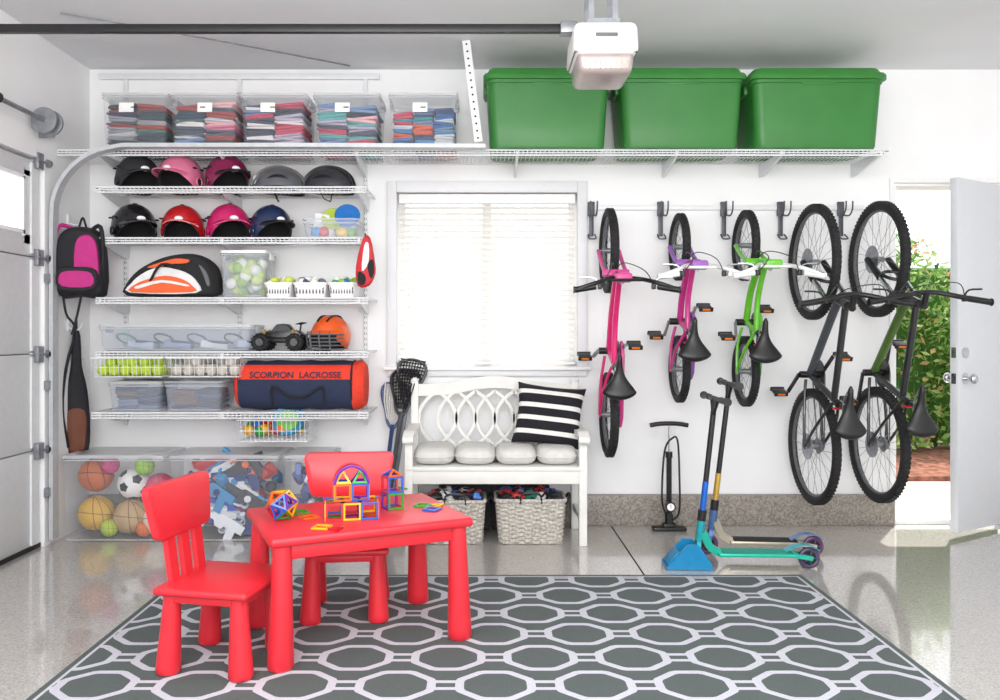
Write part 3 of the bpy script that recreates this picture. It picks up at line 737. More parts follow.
# lacrosse sticks leaning
def lax(name,p0,p1,c,m2,tilt):
    b=MB(); p0=Vector(p0);p1=Vector(p1); d=(p1-p0).normalized()
    b.cyl(p0,p1,.013,c,n=8); b.lathe([(.0,0),(.018,.0),(.018,.03),(.013,.035)],p0,M_black,ax=d,n=10)
    s=Vector((1,0,0)); s=(s-d*s.dot(d)).normalized(); nrm=d.cross(s)
    out=[(0,0),(-.03,.03),(-.05,.10),(-.085,.20),(-.075,.26),(0,.285),(.075,.26),(.085,.20),(.05,.10),(.03,.03)]
    P=[p1+s*x+d*(yy-.02) for x,yy in out]
    b.tube(P,.010,m2,n=8,closed=True,sub=3)
    mm=M_dark if tilt else M_stripeW
    for k in range(1,12):
        yy=.03+k*.021; w=.03+.05*min(1,k/8)
        b.tube([p1+s*(-w)+d*yy,p1+d*yy-nrm*.05*math.sin(k/12*pi),p1+s*w+d*yy],.0036,mm,n=4,sub=4)
    for k in range(-4,5):
        b.tube([p1+s*(k*.008)+d*.02,p1+s*k*.015+d*.14-nrm*.055,p1+s*k*.018+d*.26],.0036,mm,n=4,sub=4)
    b.done(name)
lax('lacrosse_stick',(X(383,4.6),4.62,.01),(X(401,4.86),4.86,Z(412,4.86)),cm((60,64,70),.4),cm((30,30,34),.3),True)
lax('lacrosse_stick',(X(386,4.7),4.74,.01),(X(407,4.9),4.9,Z(402,4.9)),cm((120,124,130),.3),cm((60,62,70),.4),True)
lax('lacrosse_stick',(X(378,4.7),4.80,.01),(X(392,4.9),4.92,Z(425,4.9)),cm((40,60,110),.4),cm((40,70,120),.4),False)
# ---------------------------------------------------------------- bench
b=MB()
bx0,bx1=X(404,4.46),X(588,4.46); yf,ybk=4.47,4.90; bw=bx1-bx0; bc=(bx0+bx1)/2
for x in (bx0+.025,bx1-.025):
    b.box((x,yf+.02,.30),(.045,.045,.60),M_bench,.005)
    b.box((x,ybk-.01,.45),(.045,.045,.90),M_bench,.005)
    b.sweep([(x,yf-.03,.605),(x,yf+.05,.628),(x,yf+.2,.618),(x,ybk,.635)],[(-.03,-.014),(.03,-.014),(.03,.014),(-.03,.014)],M_bench,up=(0,0,1),sub=4)
    b.cyl((x-.03,yf-.035,.598),(x+.03,yf-.035,.598),.022,M_bench,n=14)
    b.box((x,(yf+ybk)/2,.40),(.03,ybk-yf,.07),M_bench,.004)
    b.box((x,(yf+ybk)/2,.14),(.028,ybk-yf-.03,.035),M_bench,.004)
    b.ell((x,ybk-.01,.905),(.028,.028,.02),M_bench)
b.box((bc,(yf+ybk)/2,.432),(bw-.02,ybk-yf+.01,.024),M_bench,.005)
b.box((bc,yf+.015,.385),(bw-.07,.025,.075),M_bench,.004); b.box((bc,ybk-.01,.385),(bw-.07,.025,.075),M_bench,.004)
b.box((bc,ybk-.01,.49),(bw-.08,.025,.05),M_bench,.004)
pts=[]; 
for i in range(17):
    f=-1+2*i/16; pts.append((bc+f*(bw/2-.04),ybk-.01,.86+.035*math.cos(f*pi)*(1 if abs(f)<.5 else .4)))
b.sweep(pts,[(-.013,-.036),(.013,-.036),(.013,.036),(-.013,.036)],M_bench,up=(0,0,1),sub=2)
N_=4; cw=(bw-.09)/N_; zb_,zt_=.51,.84
for i in range(N_):
    c=bx0+.045+cw*(i+.5)
    for sg in (-1,1):
        P=[(c+sg*cw*.5*math.sin(pi*t)**.8*.98,ybk-.012,zb_+(zt_-zb_)*t) for t in [k/10 for k in range(11)]]
        b.sweep(P,[(-.010,-.010),(.010,-.010),(.010,.010),(-.010,.010)],M_bench,up=(0,1,0),sub=2)
for i in range(N_+1):
    x=bx0+.045+cw*i
    if 0<i<N_:
        for sg in (-1,1):
            P=[(x+sg*cw*.5*math.sin(pi*t)**.8*.98,ybk-.008,zb_+(zt_-zb_)*t) for t in [k/10 for k in range(11)]]
            b.sweep(P,[(-.009,-.007),(.009,-.007),(.009,.007),(-.009,.007)],M_bench,up=(0,1,0),sub=2)
b.done('garden_bench')
b=MB(); cw=(bw-.09)/4
for i in range(4):
    cx=bx0+.045+cw*(i+.5); cy=(yf+ybk)/2-.01
    rings=[];n=32
    for k in range(13):
        a=-pi/2+pi*k/12; rr_=math.cos(a)**.35 if math.cos(a)>1e-6 else .001
        rings.append([Vector((cx+(cw*.505)*rr_*math.copysign(abs(math.cos(t))**.55,math.cos(t)),cy+.20*rr_*math.copysign(abs(math.sin(t))**.55,math.sin(t)),.495+.050*math.sin(a))) for t in [2*pi*j/n for j in range(n)]])
    b.loft(rings,M_cush)
    b.tube([r for r in [Vector((cx+(cw*.5)*math.copysign(abs(math.cos(t))**.55,math.cos(t)),cy+.20*math.copysign(abs(math.sin(t))**.55,math.sin(t)),.495)) for t in [2*pi*j/40 for j in range(40)]]],.005,M_cush,n=6,closed=True)
b.done('bench_seat_cushion')
# striped pillow
b=MB(); hw,hh=.205,.185; n=54
A=T(X(549,4.74),4.745,.705,rx=-17,ry=6,rz=-6)
def pp(u,v,s):
    e=1-.10*(1-abs(v)**2)*abs(u)**6; e2=1-.10*(1-abs(u)**2)*abs(v)**6
    return A@Vector((u*hw*e,s*.075*((1-u**4)*(1-v**4))**.55+.0,v*hh*e2))
for s in (-1,1):
    for j in range(n):
        v0=-1+2*j/n; v1=-1+2*(j+1)/n; m=M_stripeB if ((j/n)*4.65%1)<.64 else M_stripeW
        r0=[pp(-1+2*i/24,v0,s) for i in range(25)]; r1=[pp(-1+2*i/24,v1,s) for i in range(25)]
        b.loft([r0,r1],m,False,False,close=False)
b.done('striped_throw_pillow')
# wicker baskets
def wicker(u0,u1,v0,y0,contents):
    x0,x1=X(u0,y0),X(u1,y0); h=Z(v0,y0); cx,hx=(x0+x1)/2,(x1-x0)/2; cy,hy=y0+.13,.13
    b=MB(); rows=int(h/.012)
    def P(k,z,e): 
        f=.9+.1*z/h; return [Vector((cx+x*(hx*f+e(i)),cy+y*(hy*f+e(i)),z)) for i,(x,y) in enumerate(ring)]
    per=96; ring=[]
    full=cat([(x,y,0) for x,y in rrect(1,1,.2,5)],1); L=[0]
    for i in range(len(full)): L.append(L[-1]+(full[(i+1)%len(full)]-full[i]).length)
    for k in range(per):
        d=L[-1]*k/per; i=max(q for q in range(len(full)) if L[q]<=d); t=(d-L[i])/(L[i+1]-L[i]+1e-9); p=full[i].lerp(full[(i+1)%len(full)],t); ring.append((p.x,p.y))
    rings=[]
    for r in range(rows):
        z=.002+r*(h-.01)/rows
        for q in range(3):
            zz=z+q*(h-.01)/rows/3
            rings.append(P(0,zz,lambda i,r=r,q=q: (.006*((1 if (i//3+r)%2 else -1)))*(1 if q==1 else .15)))
    b.loft(rings,M_wick,True,False)
    b.tube([Vector((cx+x*hx*1.0,cy+y*hy*1.0,h-.006)) for x,y in ring],.011,M_wick,n=8,closed=True)
    b.loft([[Vector((cx+x*(hx-.012),cy+y*(hy-.012),h)) for x,y in ring],[Vector((cx+x*(hx*.88-.01),cy+y*(hy*.88-.01),.02)) for x,y in ring]],M_wick,False,True)
    for sg in (-1,1):
        b.tube([(cx+sg*(hx+.006),cy-.05,h-.04),(cx+sg*(hx+.03),cy-.04,h+.005),(cx+sg*(hx+.03),cy+.04,h+.005),(cx+sg*(hx+.006),cy+.05,h-.04)],.007,M_black,n=6,sub=4)
    b.tube([(cx-.06,y0-.004,h-.02),(cx-.045,y0-.012,h+.035),(cx+.045,y0-.012,h+.035),(cx+.06,y0-.004,h-.02)],.006,M_black,n=6,sub=4)
    b.done('wicker_basket')
    b=MB()
    for i in range(14):
        px=cx+hx*.8*(-1+2*((i%5)+.5)/5); py=cy-.07+.07*(i//5)
        b.M=T(px,py,h-.020+random.uniform(0,.02),random.uniform(-25,25),random.uniform(-25,25),random.uniform(0,180))
        c=cm(random.choice(contents),.3,coat=.4)
        b.box((0,0,.015),(.10,.05,.025),c,.008); b.box((-.005,0,.036),(.055,.042,.022),c,.008,top=(.75,.85)); b.box((-.005,0,.037),(.045,.044,.012),M_dark,.003)
        for qx in (-.03,.03):
            for qy in (-.026,.026): b.cyl((qx,qy-.005,.008),(qx,qy+.005,.008),.013,M_rub,n=12)
    b.M=Matrix()
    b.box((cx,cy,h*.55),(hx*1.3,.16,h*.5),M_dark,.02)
    b.done('toy_cars')
carc=[(60,60,70),(200,40,50),(230,230,230),(60,110,190),(200,60,60),(40,130,110),(240,240,240),(30,30,36)]
wicker(425,485,501,4.50,carc); wicker(496,566,500,4.50,carc)
b=MB()
for (u0,u1) in ((440,490),(492,548)):
    x0,x1=X(u0,4.82),X(u1,4.82); b.box(((x0+x1)/2,4.86,.15),(x1-x0,.14,.27),cm((52,50,56),.9,bump=.3),.012,top=(1.05,1.05)); b.box(((x0+x1)/2,4.785,.2),(.06,.006,.02),M_grey,.002)
b.done('fabric_storage_bins')
# ---------------------------------------------------------------- bike rack + bikes
b=MB()
zr=Z(208,5)
M_hook=mat('dark_steel_hook',(84,86,92),.45,.4)
b.box(((X(590,5)+X(862,5))/2,4.988,zr),(X(862,5)-X(590,5),.022,.03),M_wire,.003)
BX=[.75,1.18,1.573,1.925,2.30]
for x in BX:
    hx_=x-.07
    b.box((hx_,4.975,zr-.01),(.040,.02,.09),M_hook,.004); b.box((hx_,4.97,zr-.11),(.026,.012,.14),M_hook,.003)
    for q in (-.02,.02):
        b.tube([(hx_+q,4.965,zr-.05),(hx_+q,4.90,zr-.06),(hx_+q,4.86,zr-.03),(hx_+q,4.855,zr+.02)],.005,M_hook,n=6,sub=4)
    b.tube([(hx_-.02,4.965,zr-.17),(hx_-.02,4.92,zr-.2),(hx_+.02,4.92,zr-.2),(hx_+.02,4.965,zr-.17)],.005,M_hook,n=6,sub=3)
b.done('bike_wall_rack')
def bike(name,xw,zr_,r,wb,fc,tw=.022,kind='mtb',barc=M_black,accent=None,saddle=M_black,gripc=M_black,zs=None,zbar=None,steer=0,barw=.30,rimc=M_grey,crank=35,tirec=M_rub):
    b=MB()
    base=Matrix(((0,-1,0,xw),(0,0,-1,4.985),(1,0,0,zr_),(0,0,0,1)))
    b.M=base
    acc=accent or fc
    def wheel(cx):
        b.torus((cx,0,r),(0,1,0),r-tw,tw,tirec,56,10)
        nk=int(2*pi*r/.028)
        for k in range(nk):
            a=2*pi*k/nk
            for sg in (-1,1):
                aa=a+(sg*.02)
                b.box((cx+(r-tw*.12)*math.cos(aa),sg*tw*.42,r+(r-tw*.12)*math.sin(aa)),(.008,tw*.5,.013),tirec,rot=(0,-math.degrees(aa),0))
        R=r-2*tw
        b.torus((cx,0,r),(0,1,0),R+.002,.010,rimc,48,8)
        b.cyl((cx,-.035,r),(cx,.035,r),.016,M_galv,n=12); b.cyl((cx,-.055,r),(cx,.055,r),.007,M_galv,n=8)
        ns=28 if kind=='mtb' else 18
        for k in range(ns):
            a=2*pi*k/ns; sg=1 if k%2 else -1; a2=a+(.35 if (k//2)%2 else -.35)
            b.sweep([(cx+.016*math.cos(a2),sg*.028,r+.016*math.sin(a2)),(cx+R*math.cos(a),0,r+R*math.sin(a))],circ(.0014,4),M_galv)
    wheel(0); wheel(wb)
    q=r/.335
    if kind=='mtb':
        BB=(.415,0,.29); SC=(.275,0,.66); HT=(.80,0,.78); HB=(.835,0,.67); zs=zs or .78; SD=(.25,0,zs)
        tb=[(SC[0]+.02,0,SC[2]-.05),(HT[0]+.005,0,HT[2]-.03)]; dr=.019
    else:
        BB=(.39*wb,0,r*1.05); SC=(.30*wb,0,r*1.05+.22); HT=(wb-.20*wb,0,r*2+.14); HB=(wb-.165*wb,0,r*2+.03); zs=zs or .62; SD=(.26*wb,0,zs)
        tb=[(SC[0]+.01,0,SC[2]-.04),(HT[0]+.006,0,HT[2]-.02)]; dr=.016
    bbV=Vector(BB); 
    b.tube([BB,SC],dr*.95,fc,n=12)
    if kind=='mtb': b.tube(tb,dr*.95,fc,n=12); b.tube([HB,(HB[0]-.1,0,HB[2]-.10),BB],dr*1.2,acc,n=12,sub=4)
    else:
        b.tube([tb[0],((tb[0][0]+tb[1][0])/2,0,(tb[0][2]+tb[1][2])/2-.05),tb[1]],dr,fc,n=12,sub=6); b.tube([HB,((HB[0]+BB[0])/2,0,(HB[2]+BB[2])/2-.04),BB],dr*1.2,fc,n=12,sub=6)
    b.cyl(HB,HT,dr*1.25,fc,n=14)
    sv=(Vector(SC)-bbV).normalized()
    b.cyl(SC,SD,.0125,M_black if kind=='mtb' else M_chrome,n=10); b.cyl(Vector(SC)-sv*.01,Vector(SC)+sv*.02,dr*1.15,M_black,n=12)
    for sg in (-1,1):
        o=.045+tw*.3
        b.tube([(0,sg*o,r),(r*.7,sg*(o*.9),r-.01*q),(BB[0]-.03,sg*.025,BB[2])],.009,fc,n=8,sub=3)
        b.tube([(0,sg*o,r),(SC[0]*.55,sg*(o*.95),r+(SC[2]-r)*.55),(SC[0],sg*.015,SC[2]-.03)],.0085,fc,n=8,sub=3)
        b.box((0,sg*o,r),(.035,.006,.03),fc,.003)
    st=(Vector(HT)-Vector(HB)).normalized()
    crown=Vector(HB)-st*.03
    b.box(crown,(.04,.10+tw*2,.035),M_black if kind=='mtb' else acc,.01,rot=(0,18,0))
    for sg in (-1,1):
        o=.045+tw*.6
        mid=crown.lerp(Vector((wb,0,r)),.5)
        if kind=='mtb':
            b.cyl((crown.x,sg*o,crown.z),(mid.x,sg*o,mid.z),.014,M_chrome,n=12); b.cyl((mid.x,sg*o,mid.z),(wb,sg*o,r),.021,M_black,r2=.017,n=14)
        else: b.tube([(crown.x,sg*o,crown.z),(mid.x-.01,sg*o,mid.z),(wb,sg*o,r)],.012,acc,n=10,sub=4)
    if kind=='mtb':
        mid=crown.lerp(Vector((wb,0,r)),.45); b.torus((mid.x+.02,0,mid.z+.02),(.9,0,.45),.06,.010,M_black,16,8,0,360)
        b.lathe([(.02,-.002),(.08,-.002),(.08,.002),(.02,.002)],(wb,.035,r),M_galv,ax=(0,1,0),n=28); b.lathe([(.02,-.002),(.075,-.002),(.075,.002),(.02,.002)],(0,.035,r),M_galv,ax=(0,1,0),n=28)
    if kind=='mtb':
        zb0=HT[2]+.05; b.cyl(HT,(HT[0]-.015,0,zb0),.018,M_black,n=12); bc_=Vector((HT[0]+.055,0,zb0+.02)); b.cyl((HT[0]-.015,0,zb0-.01),bc_,.016,M_black,n=12)
        Rt=Matrix.Translation(bc_)@Matrix.Rotation(math.radians(steer),4,'X')@Matrix.Translation(-bc_)
        b.M=base@Rt
        P=[bc_+Vector((-.05,s_*barw,.03)) if abs(s_)==1 else bc_+Vector((0 if abs(s_)<.3 else -.02,s_*barw,.0 if abs(s_)<.3 else .028)) for s_ in (-1,-.45,-.15,.15,.45,1)]
        b.tube(P,.0135,barc,n=10,sub=4)
    else:
        zb0=HT[2]+.06; b.cyl(HT,(HT[0]-.02,0,zb0),.014,M_chrome,n=12); bc_=Vector((HT[0]+.0,0,zb0+.01))
        rise=.11*q/.6*.6+.05
        Rt=Matrix.Translation(bc_)@Matrix.Rotation(math.radians(steer),4,'Z')@Matrix.Translation(-bc_); b.M=base@Rt
        P=[bc_+Vector(v) for v in ((-.07,-barw,rise),(-.03,-barw*.55,rise),(.0,-.06,.0),(0,.06,0),(-.03,barw*.55,rise),(-.07,barw,rise))]
        b.tube(P,.0115,barc,n=10,sub=5); b.tube([bc_+Vector((-.015,-barw*.34,rise*.6)),bc_+Vector((-.015,barw*.34,rise*.6))],.008,barc,n=8)
        b.box(bc_+Vector((.0,0,.03)),(.05,.09,.06),acc,.012)
    for sg in (-1,1):
        e=P[0] if sg<0 else P[-1]; i_=Vector(e)+Vector((.018,-sg*.11,-.004))
        b.cyl(i_,e,.0165,gripc,n=12); b.cyl(Vector(e)-Vector((0,-sg*.002,0)),Vector(e)+Vector((0,sg*.006,0)),.020,gripc,n=12)
        l0=Vector(i_)+Vector((.0,-sg*.02,0)); b.box(l0,(.03,.02,.03),M_black,.004)
        b.tube([l0+Vector((.01,0,-.005)),l0+Vector((.045,sg*.03,-.015)),l0+Vector((.05,sg*.10,-.02))],.005,M_black if kind=='mtb' else M_chrome,n=6,sub=3)
        b.tube([l0,l0+Vector((.08,-sg*.05,.02)),Vector((HB[0]+.06,sg*.03,HB[2]+.05)),Vector((HB[0]+.02,0,HB[2]-.05))],.0028,M_black,n=5,sub=6)
    b.M=base
    A=Matrix.Translation((SD[0]-.01,0,SD[2]+.02))
    L_=.28 if kind=='mtb' else .25; wv=.078 if kind=='mtb' else .085
    rings=[]
    for k in range(19):
        f=(k/18)**1.4; x=-L_*.5+L_*f
        w_=(wv*math.exp(-(f/.42)**2.2)+.020*(1-.35*f))*math.sqrt(min(1,f/.16+.02)); z=.010*math.cos(f*pi*2); hh_=.028*(1-.45*f)*math.sqrt(min(1,f/.1+.05))
        if k==18: w_*=.4; hh_*=.4
        rings.append([A@Vector((x,w_*math.cos(t),z+hh_*math.sin(t))) for t in [2*pi*j/16 for j in range(16)]])
    b.loft(rings,saddle)
    for sg in (-1,1): b.tube([(SD[0]-L_*.4,sg*.03,SD[2]+.01),(SD[0]-.03,sg*.022,SD[2]-.015),(SD[0]+.04,sg*.022,SD[2]-.012),(SD[0]+L_*.36,sg*.008,SD[2]+.01)],.0035,M_galv,n=6,sub=3)
    cr=.088 if kind=='mtb' else .06
    b.cyl((BB[0],-.06,BB[2]),(BB[0],.06,BB[2]),.020,M_black,n=14)
    b.lathe([(cr*.55,-.002),(cr,-.002),(cr,.002),(cr*.55,.002)],(BB[0],-.05,BB[2]),M_black,ax=(0,1,0),n=32)
    for k in range(5):
        a=2*pi*k/5; b.box((BB[0]+cr*.35*math.cos(a),-.05,BB[2]+cr*.35*math.sin(a)),(cr*.7,.005,.014),M_black,rot=(0,-math.degrees(a),0))
    rc=.045 if kind=='mtb' else .028
    for k in range(6 if kind=='mtb' else 1): b.cyl((0,-.028-.005*k,r),(0,-.030-.005*k,r),rc-.004*k,M_galv,n=20)
    b.tube([(0,-.045,r+rc),(BB[0],-.05,BB[2]+cr)],.004,M_grey,n=5); b.tube([(0,-.045,r-rc),(BB[0],-.05,BB[2]-cr)],.004,M_grey,n=5)
    if kind=='mtb':
        b.tube([(0,-.05,r-.02),(.02,-.055,r-.08),(.0,-.055,r-.13)],.008,M_black,n=6,sub=3); b.cyl((.0,-.06,r-.13),(.0,-.05,r-.13),.018,M_black,n=12); b.cyl((.02,-.06,r-.075),(.02,-.05,r-.075),.018,M_black,n=12)
    else:
        b.puff([(-.03,r-.03),(-.03,r+.04),(BB[0]-.02,BB[2]+cr+.015),(BB[0]+cr,BB[2]+.02),(BB[0]+cr*.6,BB[2]+cr*.1),(BB[0]-.05,BB[2]+.03)],.02,acc,T(0,-.07,0)@XZ,k=.06,sub=2)
    cl=.17 if kind=='mtb' else .10
    for sg in (-1,1):
        a=math.radians(crank+(180 if sg>0 else 0)); e=Vector((BB[0]+cl*math.cos(a),sg*.078,BB[2]+cl*math.sin(a)))
        b.sweep([(BB[0],sg*.065,BB[2]),e],[(-.010,-.006),(.010,-.006),(.010,.006),(-.010,.006)],M_black if kind=='mtb' else M_galv,up=(0,1,0))
        pc=e+Vector((0,sg*.055,0)); b.cyl(e,pc+Vector((0,sg*.03,0)),.006,M_galv,n=8)
        b.M=base@Matrix.Translation(pc)@Matrix.Rotation(math.radians(68),4,'Y')
        b.box((0,0,0),(.062,.075,.020),M_black,.005)
        for sx_ in (-1,1): b.box((sx_*.036,0,0),(.014,.082,.026),M_black,.004); b.box((sx_*.0435,0,0),(.003,.045,.012),cm((226,120,20),.3),.001)
        b.M=base
    b.box((.16,0,2*r+.01) if kind!='mtb' else (.25,0,SC[2]+.0),(.012,.05,.035),cm((190,30,30),.3),.004)
    b.M=Matrix()
    b.done(name)
M_pink=cm((214,30,110),.3,coat=.4); M_pk2=cm((196,40,130),.3,coat=.4); M_lime=cm((100,190,36),.3,coat=.4); M_lav=cm((150,90,180),.4)
bike('kids_bicycle',BX[0],.71,.25,.97,M_pink,.026,'kid',barc=M_black,accent=cm((206,70,140),.4),zs=.60,barw=.27,crank=70)
bike('kids_bicycle',BX[1],.978,.20,.73,M_pk2,.024,'kid',barc=M_bw,accent=M_lav,zs=.52,gripc=M_bw,barw=.24,crank=35,steer=0)
bike('kids_bicycle',BX[2],.965,.21,.75,M_lime,.024,'kid',barc=M_bw,accent=M_lime,zs=.52,gripc=M_bw,barw=.24,crank=-35,steer=0)
bike('mountain_bicycle',BX[3],.535,.335,1.07,cm((34,35,38),.3,coat=.3),.025,'mtb',accent=cm((70,74,80),.35),barw=.29,crank=50)
bike('mountain_bicycle',BX[4],.546,.335,1.075,cm((30,32,34),.3,coat=.3),.027,'mtb',accent=cm((74,104,44),.35),barw=.31,crank=10)
# ---------------------------------------------------------------- scooters
def scooter(name,xf,yfp,rz,deckc,forkc,stemc,barm,wheelc,h=.87,lean=.155,ln=.57):
    b=MB(); b.M=T(xf,yfp,0,rz=rz)
    r=.055
    for x in (0,ln):
        b.torus((x,0,r),(0,1,0),r-.012,.012,wheelc,32,8); b.cyl((x,-.011,r),(x,.011,r),.034,M_dark,n=18); b.cyl((x,-.025,r),(x,.025,r),.008,M_chrome,n=10)
        for k in range(5):
            a=2*pi*k/5; b.box((x+.02*math.cos(a),0,r+.02*math.sin(a)),(.034,.026,.007),wheelc,.001,rot=(0,-math.degrees(a),0))
    b.box((ln/2+.02,0,.075),(ln-.18,.105,.018),deckc,.006); b.box((ln/2+.02,0,.0855),(ln-.22,.095,.003),M_dark if deckc!=M_teal else M_tealg)
    b.sweep([(.12,0,.078),(.07,0,.11),(.04,0,.18)],[(-.018,-.02),(.018,-.02),(.018,.02),(-.018,.02)],deckc,up=(0,1,0),sub=4)
    for sg in (-1,1):
        b.sweep([(ln-.09,sg*.032,.075),(ln+.01,sg*.028,.058)],[(-.011,-.005),(.011,-.005),(.011,.005),(-.011,.005)],deckc,up=(0,1,0))
        b.sweep([(0,sg*.026,r),(.010,sg*.026,.115),(.018,sg*.01,.14)],[(-.011,-.005),(.011,-.005),(.011,.005),(-.011,.005)],forkc,up=(0,1,0),sub=3)
    b.sweep([(ln-.12,0,.088),(ln-.07,0,.115),(ln-.01,0,.122),(ln+.045,0,.098)],[(-.026,-.002),(.026,-.002),(.026,.002),(-.026,.002)],forkc,up=(0,0,1),sub=4)
    d=Vector((lean,0,1)).normalized(); p=Vector((.02,0,.14))
    b.cyl(p,p+d*.10,.021,forkc,n=16)
    b.cyl(p+d*.08,p+d*.30,.0155,stemc,n=14); b.cyl(p+d*.10,p+d*.155,.022,M_black,n=16)
    top=p+d*((h-.14)/d.z)
    b.cyl(p+d*.26,top,.014,barm,n=14)
    b.cyl(top+Vector((0,-.22,0)),top+Vector((0,.22,0)),.012,barm,n=12)
    for sg in (-1,1):
        b.tube([top+Vector((0,sg*.07,0)),top-d*.09],.008,barm,n=8)
        b.cyl(top+Vector((0,sg*.11,0)),top+Vector((0,sg*.23,0)),.016,M_black,n=14); b.cyl(top+Vector((0,sg*.23,0)),top+Vector((0,sg*.236,0)),.021,M_black,n=14)
    b.M=Matrix(); b.done(name)
M_teal=cm((40,186,160),.3,metal=.3); M_tealg=cm((36,150,130),.8)
scooter('kick_scooter',1.085,4.07,-2,M_teal,cm((50,170,180),.3,metal=.5),cm((40,110,210),.3,metal=.6),M_black,cm((70,60,90),.4),.86,lean=.11)
scooter('kick_scooter',1.22,4.32,-5,cm((190,180,160),.3,metal=.6),cm((90,120,170),.3,metal=.6),cm((206,170,80),.3,metal=.7),M_black,cm((90,56,96),.4),.92,lean=.12,ln=.55)
b=MB(); M_blue=cm((24,130,180),.35)
for sg in (-1,1):
    A=T(1.065,4.08+sg*.06,0,rz=-3)@XZ
    b.prism([(-.13,.002),(-.13,.02),(-.03,.13),(.02,.13),(.09,.03),(.09,.002)],.012,M_blue,A)
b.box((1.045,4.08,.008),(.23,.13,.012),M_blue,.002,rot=(0,0,-3)); b.box((.97,4.085,.055),(.012,.11,.09),M_blue,.003,rot=(0,40,-3))
b.done('scooter_stand')
# ---------------------------------------------------------------- floor pump
b=MB(); y=4.84; cx=X(669,y)
b.box((cx,y,.012),(.20,.075,.022),M_black,.006); b.box((cx,y,.03),(.08,.06,.03),M_black,.01)
b.cyl((cx,y,.04),(cx,y,.46),.016,M_dark,n=18); b.cyl((cx,y,.04),(cx,y,.10),.024,M_black,n=18); b.cyl((cx,y,.44),(cx,y,.475),.021,M_black,n=18)
b.cyl((cx,y,.47),(cx,y,.63),.006,M_chrome,n=10); b.tube([(cx-.115,y,.635),(cx-.05,y,.645),(cx+.05,y,.645),(cx+.115,y,.635)],.014,M_black,n=10,sub=3)
b.cyl((cx,y-.02,.15),(cx,y-.045,.15),.030,M_black,n=24); b.cyl((cx,y-.045,.15),(cx,y-.048,.15),.022,M_label,n=24); b.box((cx,y-.049,.155),(.003,.002,.022),cm((200,30,30),.4))
b.tube([(cx+.02,y,.06),(cx+.06,y-.01,.12),(cx+.06,y-.01,.35),(cx+.05,y-.01,.54),(cx+.02,y-.01,.56),(cx-.03,y-.015,.48),(cx-.045,y-.01,.2),(cx-.02,y,.10)],.006,M_black,n=8,sub=6)
b.done('bicycle_floor_pump')
# ---------------------------------------------------------------- garage opener
b=MB(); yo=3.40; cx=X(606,3.3); z0=Z(71,3.28)
M_op=mat('opener_housing',(226,226,226),.4,var=.02); M_lens=mat('lens_plastic',(172,160,156),.25,metal=.3,var=.03)
b.box((cx,yo+.03,z0+.145),(.275,.30,.135),M_op,.028,top=(.95,.94),seg=4)
b.box((cx,yo+.03,z0+.045),(.22,.25,.09),M_lens,.026,seg=4,top=(1.10,1.08))
for k in range(9): b.box((cx-.088+k*.022,yo-.098,z0+.045),(.006,.006,.055),M_lens,.002)
b.box((cx,yo-.124,z0+.15),(.09,.006,.014),M_grey,.002); b.box((cx+.07,yo-.122,z0+.115),(.02,.006,.012),M_label,.001)
b.box((cx,yo+.03,z0+.086),(.262,.275,.006),M_grey,.002)
hz0=z0+.19; hh0=CEIL-.005-hz0
for dx in (-.05,.05):
    for dy in (-.03,.12):
        b.box((cx+dx,yo+dy,hz0+hh0/2),(.024,.003,hh0),M_galv)
b.box((cx,yo-.03,z0+.24),(.14,.004,.026),M_galv); b.box((cx,yo+.12,z0+.24),(.14,.004,.026),M_galv)
b.box((cx,yo+.05,CEIL-.012),(.2,.3,.02),M_galv)
b.done('garage_door_opener')
b=MB()
zr=Z(29,3.45)
b.box(((-2.42+cx-.13)/2,3.45,zr),(cx-.13+2.42,.03,.036),M_black,.004)
b.box((cx-.14,3.45,zr),(.07,.06,.05),M_galv,.004)
b.box((-2.42,3.45,zr),(.055,.06,.08),M_galv,.004)
b.done('opener_rail')
b=MB(); b.tube([(X(60,4.1),4.1,2.83),(X(200,4.35),4.35,2.80),(X(350,4.9),4.9,CEIL-.01)],.005,M_galv,n=6,sub=4); b.done('ceiling_conduit')
# ---------------------------------------------------------------- kids table and chairs
def turned_leg(b,x,y,h,lean=(0,0),rt=.028,rb=.043):
    p0=Vector((x+lean[0],y+lean[1],.001)); p1=Vector((x,y,h)); d=(p1-p0); L=d.length
    b.lathe([(rb*.9,0),(rb,.008),(rb*.98,L*.1),(rt+ (rb-rt)*.45,L*.5),(rt,L*.93),(rt,L)],p0,M_red,ax=d,n=28)
def chair(x,y,rz):
    b=MB(); b.M=T(x,y,.0125,rz=rz)
    b.box((0,0,.288),(.35,.36,.028),M_red,.012,seg=3); b.box((0,0,.262),(.30,.31,.035),M_red,.008)
    for sx_ in (-1,1):
        for sy in (-1,1): turned_leg(b,sx_*.125,sy*.13,.27,(sx_*.012,sy*.008),.03,.043)
    for yy in (-.085,0,.085):
        b.sweep([(-.145,yy,.29),(-.16,yy*1.02,.40),(-.175,yy*1.05,.52)],[(-.024,-.010),(.024,-.010),(.024,.010),(-.024,.010)],M_red,up=(1,0,0.1),sub=4)
    poly=[(p[0],p[1]) for p in rrect(.185,.095,.03,5)]
    def W(yy,z,t): 
        return Vector((-.188-(z-.55)*.14+.35*yy*yy*1.0+t,yy*(1+.10*(z-.55)/.1),z))
    ringA=[W(px,.55+pz,-.013) for px,pz in poly]; ringB=[W(px,.55+pz,.013) for px,pz in poly]
    inA=[W(px*.96,.55+pz*.94,-.017) for px,pz in poly]; inB=[W(px*.96,.55+pz*.94,.017) for px,pz in poly]
    b.loft([inA,ringA,ringB,inB],M_red)
    b.M=Matrix(); b.done('kids_chair')
chair(-.93,2.89,-11)
chair(-.575,3.40,-84)
